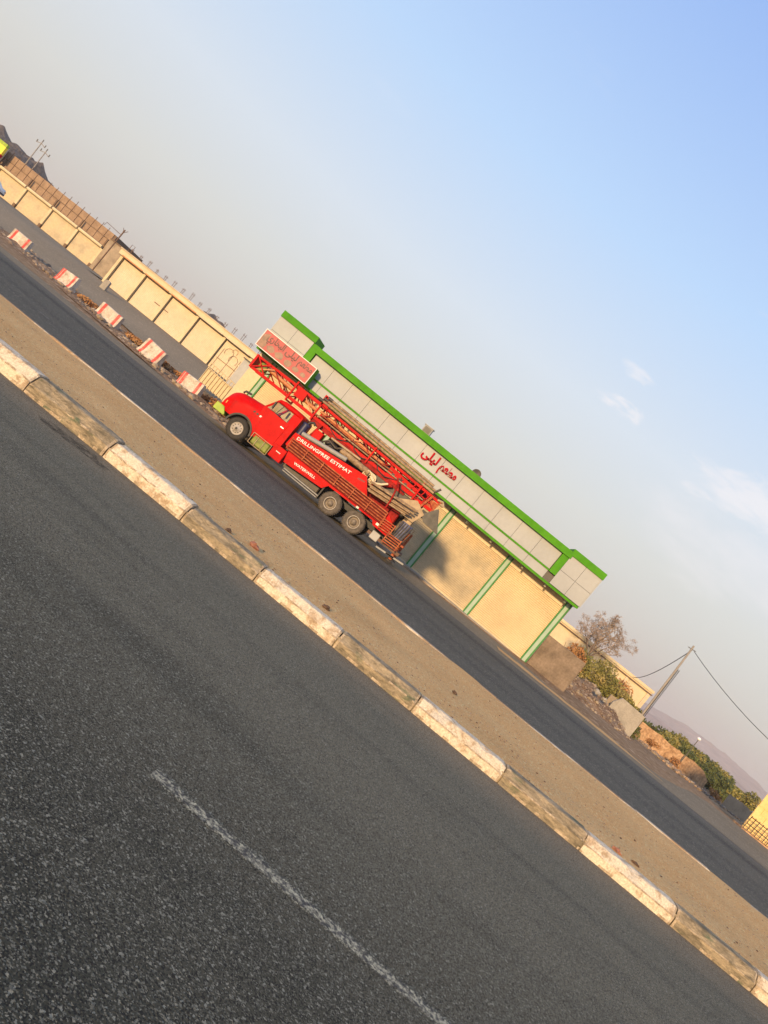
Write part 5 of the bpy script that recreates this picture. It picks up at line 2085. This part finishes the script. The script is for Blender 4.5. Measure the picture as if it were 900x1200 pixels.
# machinery above the deck
b = T()
b.box(-7.35, -5.9, 33.2, 34.5, 1.22, 2.35)
b.lump((-6.9, 33.6, 2.45), .28, 3, 2, (1.3, 1, .9), .3)
b.lump((-6.3, 33.5, 2.5), .24, 5, 2, (1.2, 1, 1), .3)
b.tube([(-7.3, 33.1, 2.3), (-7.0, 33.0, 2.6), (-6.6, 33.1, 2.5), (-6.3, 33.0, 2.7), (-6.0, 33.1, 2.5)], .05, 8)
b.build('engine', 'dark_grease', truck)
b = T()
b.box(-7.78, -7.36, 33.0, 33.5, 2.05, 2.66)
b.build('hydraulic_box', 'red', truck, 0.02)
b = T()
b.bar((-8.0, 33.1, 1.22), (-7.72, 33.1, 2.9), .1)
b.bar((-8.0, 34.5, 1.22), (-7.72, 34.5, 2.9), .1)
b.bar((-7.72, 33.1, 2.86), (-7.72, 34.5, 2.86), .1)
b.build('mast_rest', 'red_dull', truck)
b = T()
b.tube([(-6.3, 33.05, 2.58), (-4.75, 33.05, 2.56)], .14, 12)
b.lathe([(0, -.06), (.1, -.04), (.14, 0)], (-6.3, 33.05, 2.58), 'x', 12)
b.build('compressor_tank', 'pipe_steel', truck)
b = T()
b.tube([(-7.0, 33.0, 2.74), (-5.4, 33.0, 2.78)], .05, 8)
b.build('feed_pipe', 'tan_metal', truck)
b = T()
for k in range(4):
    c = (-4.75 + .07 * k, 32.98 + .05 * k, 2.42)
    b.tube([(c[0] + .2 * math.cos(a), c[1] + .03 * math.sin(2 * a), c[2] + .22 * math.sin(a)) for a in frange(0, 6.283, 16)], .035, 6, cap=False)
b.build('coiled_hose', 'cream_hose', truck)
b = T()
b.tube([(-4.6, 32.9, 2.5), (-4.3, 32.85, 2.35), (-4.0, 32.9, 2.5), (-3.8, 33.0, 2.7)], .05, 8)
b.build('loose_hose', 'cream_hose', truck)
b = T()
b.box(-5.8, -2.6, 33.3, 34.6, 1.22, 2.1)
b.build('pump_body', 'red_dull', truck, .04)
for y in (33.2, 34.4):
    b = T()
    b.tube([(-5.6, y, 1.5), (-3.6, y, 2.75)], .075, 10)
    b.build('lift_cylinder', 'red_dull', truck)

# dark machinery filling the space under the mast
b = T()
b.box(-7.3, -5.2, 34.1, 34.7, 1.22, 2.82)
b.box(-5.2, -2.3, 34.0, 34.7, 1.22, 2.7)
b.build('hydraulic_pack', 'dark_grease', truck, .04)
b = T()
b.box(-4.5, -2.45, 33.36, 33.9, 1.9, 2.82)
b.lathe([(0, -.3), (.26, -.3), (.28, -.2), (.28, .2), (.26, .3), (0, .3)], (-4.75, 33.7, 2.55), 'x', 16)
b.build('gearbox', 'dark_grease', truck, .03)
b = T()
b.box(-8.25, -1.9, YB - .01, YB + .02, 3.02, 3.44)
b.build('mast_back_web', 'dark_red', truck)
for k in range(7):
    b = T()
    x = -7.9 + k * .85
    b.box(x, x + .34, 33.42, 34.1, 3.06, 3.26 + .05 * (k % 3))
    b.build('mast_fitting', ['red_dull', 'dark_grease', 'orange_metal'][k % 3], truck, .02)
for k in range(4):
    b = T()
    x = -7.6 + k * 1.35
    pts = [(x, YA - .03, 3.3), (x + .3, YA - .09, 3.02 - .05 * k), (x + .75, YA - .1, 2.86), (x + 1.2, YA - .05, 3.04), (x + 1.5, YA - .02, 3.26)]
    b.tube(pts, .024, 6)
    b.build('hydraulic_hose', 'black', truck)

# loose rods at the tail
rg = random.Random(14)
for k in range(9):
    b = T()
    y = 32.62 + .12 * (k % 3) + .02 * rg.random()
    z = 1.96 + .17 * (k // 3) + .045 * (k % 3) + rg.uniform(-.015, .015)
    x0 = -4.45 + rg.uniform(0, .3)
    x1 = -2.02 - rg.uniform(0, .35)
    b.tube([(x0, y, z), (x1, y + rg.uniform(-.04, .04), z + .22 * (x1 - x0) / 2.4 + rg.uniform(-.03, .03))], .042, 7)
    b.build('drill_rod', 'pipe_steel', truck)
b = T()
b.tube([(-3.2, YN + .0, 1.75), (-3.22, YN, 2.2), (-3.3, YN, 2.6), (-3.42, YN, 2.95), (-3.55, YN, 3.12)], .04, 8)
b.tube([(-3.55, YN - .06, 3.12), (-3.55, YN + .06, 3.12)], .05, 8)
b.build('davit_arm', 'red_dull', truck)
b = T()
b.add([(-3.1, 33.18, 2.50), (-2.35, 33.18, 2.94), (-1.75, 33.18, 2.62), (-1.95, 33.18, 2.05), (-2.6, 33.18, 2.05),
       (-3.1, 33.24, 2.50), (-2.35, 33.24, 2.94), (-1.75, 33.24, 2.62), (-1.95, 33.24, 2.05), (-2.6, 33.24, 2.05)],
      [(0, 4, 3, 2, 1), (5, 6, 7, 8, 9), (0, 1, 6, 5), (1, 2, 7, 6), (2, 3, 8, 7), (3, 4, 9, 8), (4, 0, 5, 9)])
b.build('table_plate', 'tan_metal', truck)
b = T()
b.box(-1.95, -1.62, 33.3, 34.2, 2.45, 2.8)
b.build('rotary_table', 'black', truck)
b = T()
b.add([(-1.42, 33.2, 3.22), (-0.80, 33.3, 2.30), (-1.62, 33.2, 2.36), (-1.85, 33.2, 2.6), (-1.42, 34.3, 3.22), (-0.80, 34.2, 2.30), (-1.62, 34.3, 2.36), (-1.85, 34.3, 2.6)],
      [(0, 3, 2, 1), (4, 5, 6, 7), (0, 1, 5, 4), (1, 2, 6, 5), (2, 3, 7, 6), (3, 0, 4, 7)])
b.build('spoil_chute', 'dark_plate', truck)

# mast: four chords, lacing, frames


def zl(x):
    return 2.98 if x < -9 else 2.98 - .03 * min(1, (x + 9) / 3)


for y in (YA, YB):
    b = T()
    b.bar((-11.95, y, 3.02), (-1.5, y, ZL + .02), .10, .13)
    b.build('mast_chord', 'red', truck)
    b = T()
    b.bar((-11.95, y, 3.60), (-8.4, y, 3.64), .085, .10)
    b.bar((-8.4, y, 3.64), (-1.6, y, 3.46), .085, .11)
    b.build('mast_chord', 'red', truck)
    nb = 12
    for i in range(nb):
        x0 = -11.8 + i * .85
        x1 = x0 + .85
        za, zb_ = (3.0, 3.56) if i % 2 == 0 else (3.56, 3.0)
        b = T()
        b.bar((x0, y, za), (x1, y, zb_ - (.08 if x1 > -6 and zb_ > 3.2 else 0)), .05)
        b.build('lacing_bar', 'orange_metal' if y == YA and i % 3 == 0 else 'red_dull', truck)
for i in range(13):
    x = -11.8 + i * .85
    b = T()
    b.bar((x, YA, 3.0), (x, YB, 3.0), .06)
    b.bar((x, YA, 3.55 - (.08 if x > -6 else 0)), (x, YB, 3.55 - (.08 if x > -6 else 0)), .06)
    b.build('mast_rung', 'red_dull', truck)
for i in range(11):
    x0 = -11.4 + i * .85
    b = T()
    b.bar((x0, YA + .02, 3.54 - (.08 if x0 > -6 else 0)), (x0 + .6, YB - .02, 3.0), .045)
    b.bar((x0, YB - .02, 3.54 - (.08 if x0 > -6 else 0)), (x0 + .45, YA + .04, 3.04), .045)
    b.build('cross_lacing', 'red_dull' if i % 2 else 'red', truck)
# stiff frames and pipe brackets
for x, zt in ((-9.75, 3.78), (-8.32, 4.06), (-5.2, 3.78), (-2.6, 3.75)):
    b = T()
    for y in (YA - .09, YB + .09):
        b.bar((x, y, 2.82), (x, y, zt), .07, .10)
    b.bar((x, YA - .1, 2.84), (x, YB + .1, 2.84), .08)
    b.bar((x, YA - .1, zt), (x, YB + .1, zt), .07)
    b.build('mast_frame', 'red', truck)
b = T()
b.prism([(-8.42, 3.62), (-7.95, 3.62), (-8.30, 4.1), (-8.42, 4.1)], 'y', YA - .14, YA - .08)
b.build('bracket_plate', 'red', truck)
# side web of the heavy lower part
b = T()
b.prism([(-8.3, 2.72), (-3.0, 2.72), (-3.0, 3.0), (-8.3, 3.0)], 'y', YA - .02, YA + .03)
b.build('mast_web', 'red_dull', truck)
b = T()
b.prism([(-4.2, 2.98), (-2.6, 2.98), (-2.6, 3.3), (-4.2, 3.42)], 'y', YA - .03, YA + .02)
b.build('gusset_plate', 'red', truck)
b = T()
for k in range(4):
    b.box(-3.98 + k * .34, -3.84 + k * .34, YA - .036, YA - .03, 3.12, 3.22)
b.build('bolt_slot', 'black', truck)
# cylinder, feed chain and hoses in the mast
b = T()
b.tube([(-11.3, 33.5, 3.42), (-9.85, 33.5, 3.36)], .10, 10)
b.tube([(-9.6, 33.5, 3.34), (-8.4, 33.5, 3.30)], .09, 10)
b.build('feed_cylinder', 'orange_metal', truck)
b = T()
b.tube([(-8.2, 33.45, 3.38), (-4.4, 33.45, 3.26)], .07, 8)
b.build('feed_cylinder', 'orange_metal', truck)
b = T()
b.tube([(-8.3, 33.25, 3.16), (-6.5, 33.22, 3.14), (-4.5, 33.24, 3.12), (-2.2, 33.25, 3.10)], .035, 6)
b.build('hose', 'pipe_steel', truck)
b = T()
b.tube([(-8.0, 33.24, 3.28), (-6.0, 33.2, 3.22), (-4.0, 33.24, 3.24)], .03, 6)
b.build('hose', 'red_rust', truck)
b = T()
b.lathe([(0, -.3), (.2, -.3), (.2, -.26), (.14, -.25), (.14, .25), (.2, .26), (.2, .3), (0, .3)], (-9.35, 33.8, 3.45), 'y', 18)
b.box(-9.6, -9.1, 33.2, 33.5, 3.2, 3.62)
b.build('winch', 'red', truck)
b = T()
b.lathe([(0, -.12), (.21, -.12), (.21, -.08), (.17, 0), (.21, .08), (.21, .12), (0, .12)], (-11.5, 33.42, 3.30), 'y', 20)
b.build('sheave', 'olive', truck)
b = T()
b.box(-12.02, -11.92, YA - .1, YB + .1, 2.98, 3.66)
b.bar((-11.9, YA - .08, 3.05), (-11.2, YA - .08, 3.6), .05)
b.bar((-11.9, YA - .08, 3.6), (-11.2, YA - .08, 3.05), .05)
b.build('mast_head', 'red', truck)
# stacked drill pipes on the mast
for k, (y, z) in enumerate(((33.16, 3.70), (33.30, 3.70), (33.44, 3.71), (33.20, 3.83), (33.34, 3.84), (33.27, 3.96))):
    b = T()
    x0, x1 = -8.55 + .06 * k, -2.02 - .09 * (k % 3)
    b.tube([(x0, y, z + .09), (x0 + .25, y, z + .085), ((x0 + x1) / 2, y, z + .02), (x1, y, z - .09)], .058, 9)
    p = b.build('drill_pipe', 'pipe_steel', truck)
    b = T()
    b.tube([(x0 - .02, y, z + .09), (x0 + .22, y, z + .086)], .072, 9)
    b.build('tool_joint', 'dark_grease', p)
# foot of the mast
b = T()
b.bar((-2.25, YA - .08, 2.3), (-1.95, YA - .08, 3.5), .09)
b.bar((-2.25, YB + .08, 2.3), (-1.95, YB + .08, 3.5), .09)
b.bar((-1.62, YA - .06, 2.9), (-1.52, YA - .06, 3.55), .08)
b.box(-2.1, -1.6, YA, YB, 3.02, 3.36)
b.build('mast_foot', 'red_rust', truck)
b = T()
for k in range(4):
    x = -2.95 + k * .26
    b.bar((x, YA - .07, 3.0), (x + .1, YA - .07, 3.5), .04)
b.bar((-3.0, YA - .07, 3.22), (-1.9, YA - .07, 3.18), .04)
b.build('mast_ladder', 'red', truck)
b = T()
b.tube([(-2.15, 33.2, 3.62), (-1.98, 33.2, 3.72), (-1.86, 33.2, 3.95)], .05, 8)
b.build('pipe_hook', 'dark_grease', truck)
b = T()
b.tube([(-1.7, 33.25, 3.5), (-1.45, 33.25, 3.56), (-1.3, 33.3, 3.4)], .05, 8)
b.lump((-1.42, 33.3, 3.42), .1, 2, 2, (1.3, 1, .8), .2)
b.build('water_swivel', 'tan_metal', truck)

# ------------------------------------------------------------------ dusty air
hz = bpy.data.materials.new('dusty_air')
hz.use_nodes = True
hn = hz.node_tree
hn.nodes.remove(hn.nodes['Principled BSDF'])
pv = hn.nodes.new('ShaderNodeVolumePrincipled')
pv.inputs['Color'].default_value = (0.92, 0.86, 0.84, 1)
pv.inputs['Density'].default_value = 0.00030
pv.inputs['Anisotropy'].default_value = 0.0
hn.links.new(pv.outputs[0], hn.nodes['Material Output'].inputs['Volume'])
M['haze'] = hz
b = B()
b.box(-900, 2700, -120, 3400, -60, 62)
struct(b.build('haze', 'haze'), 'stuff', 'dusty evening air over the whole place')
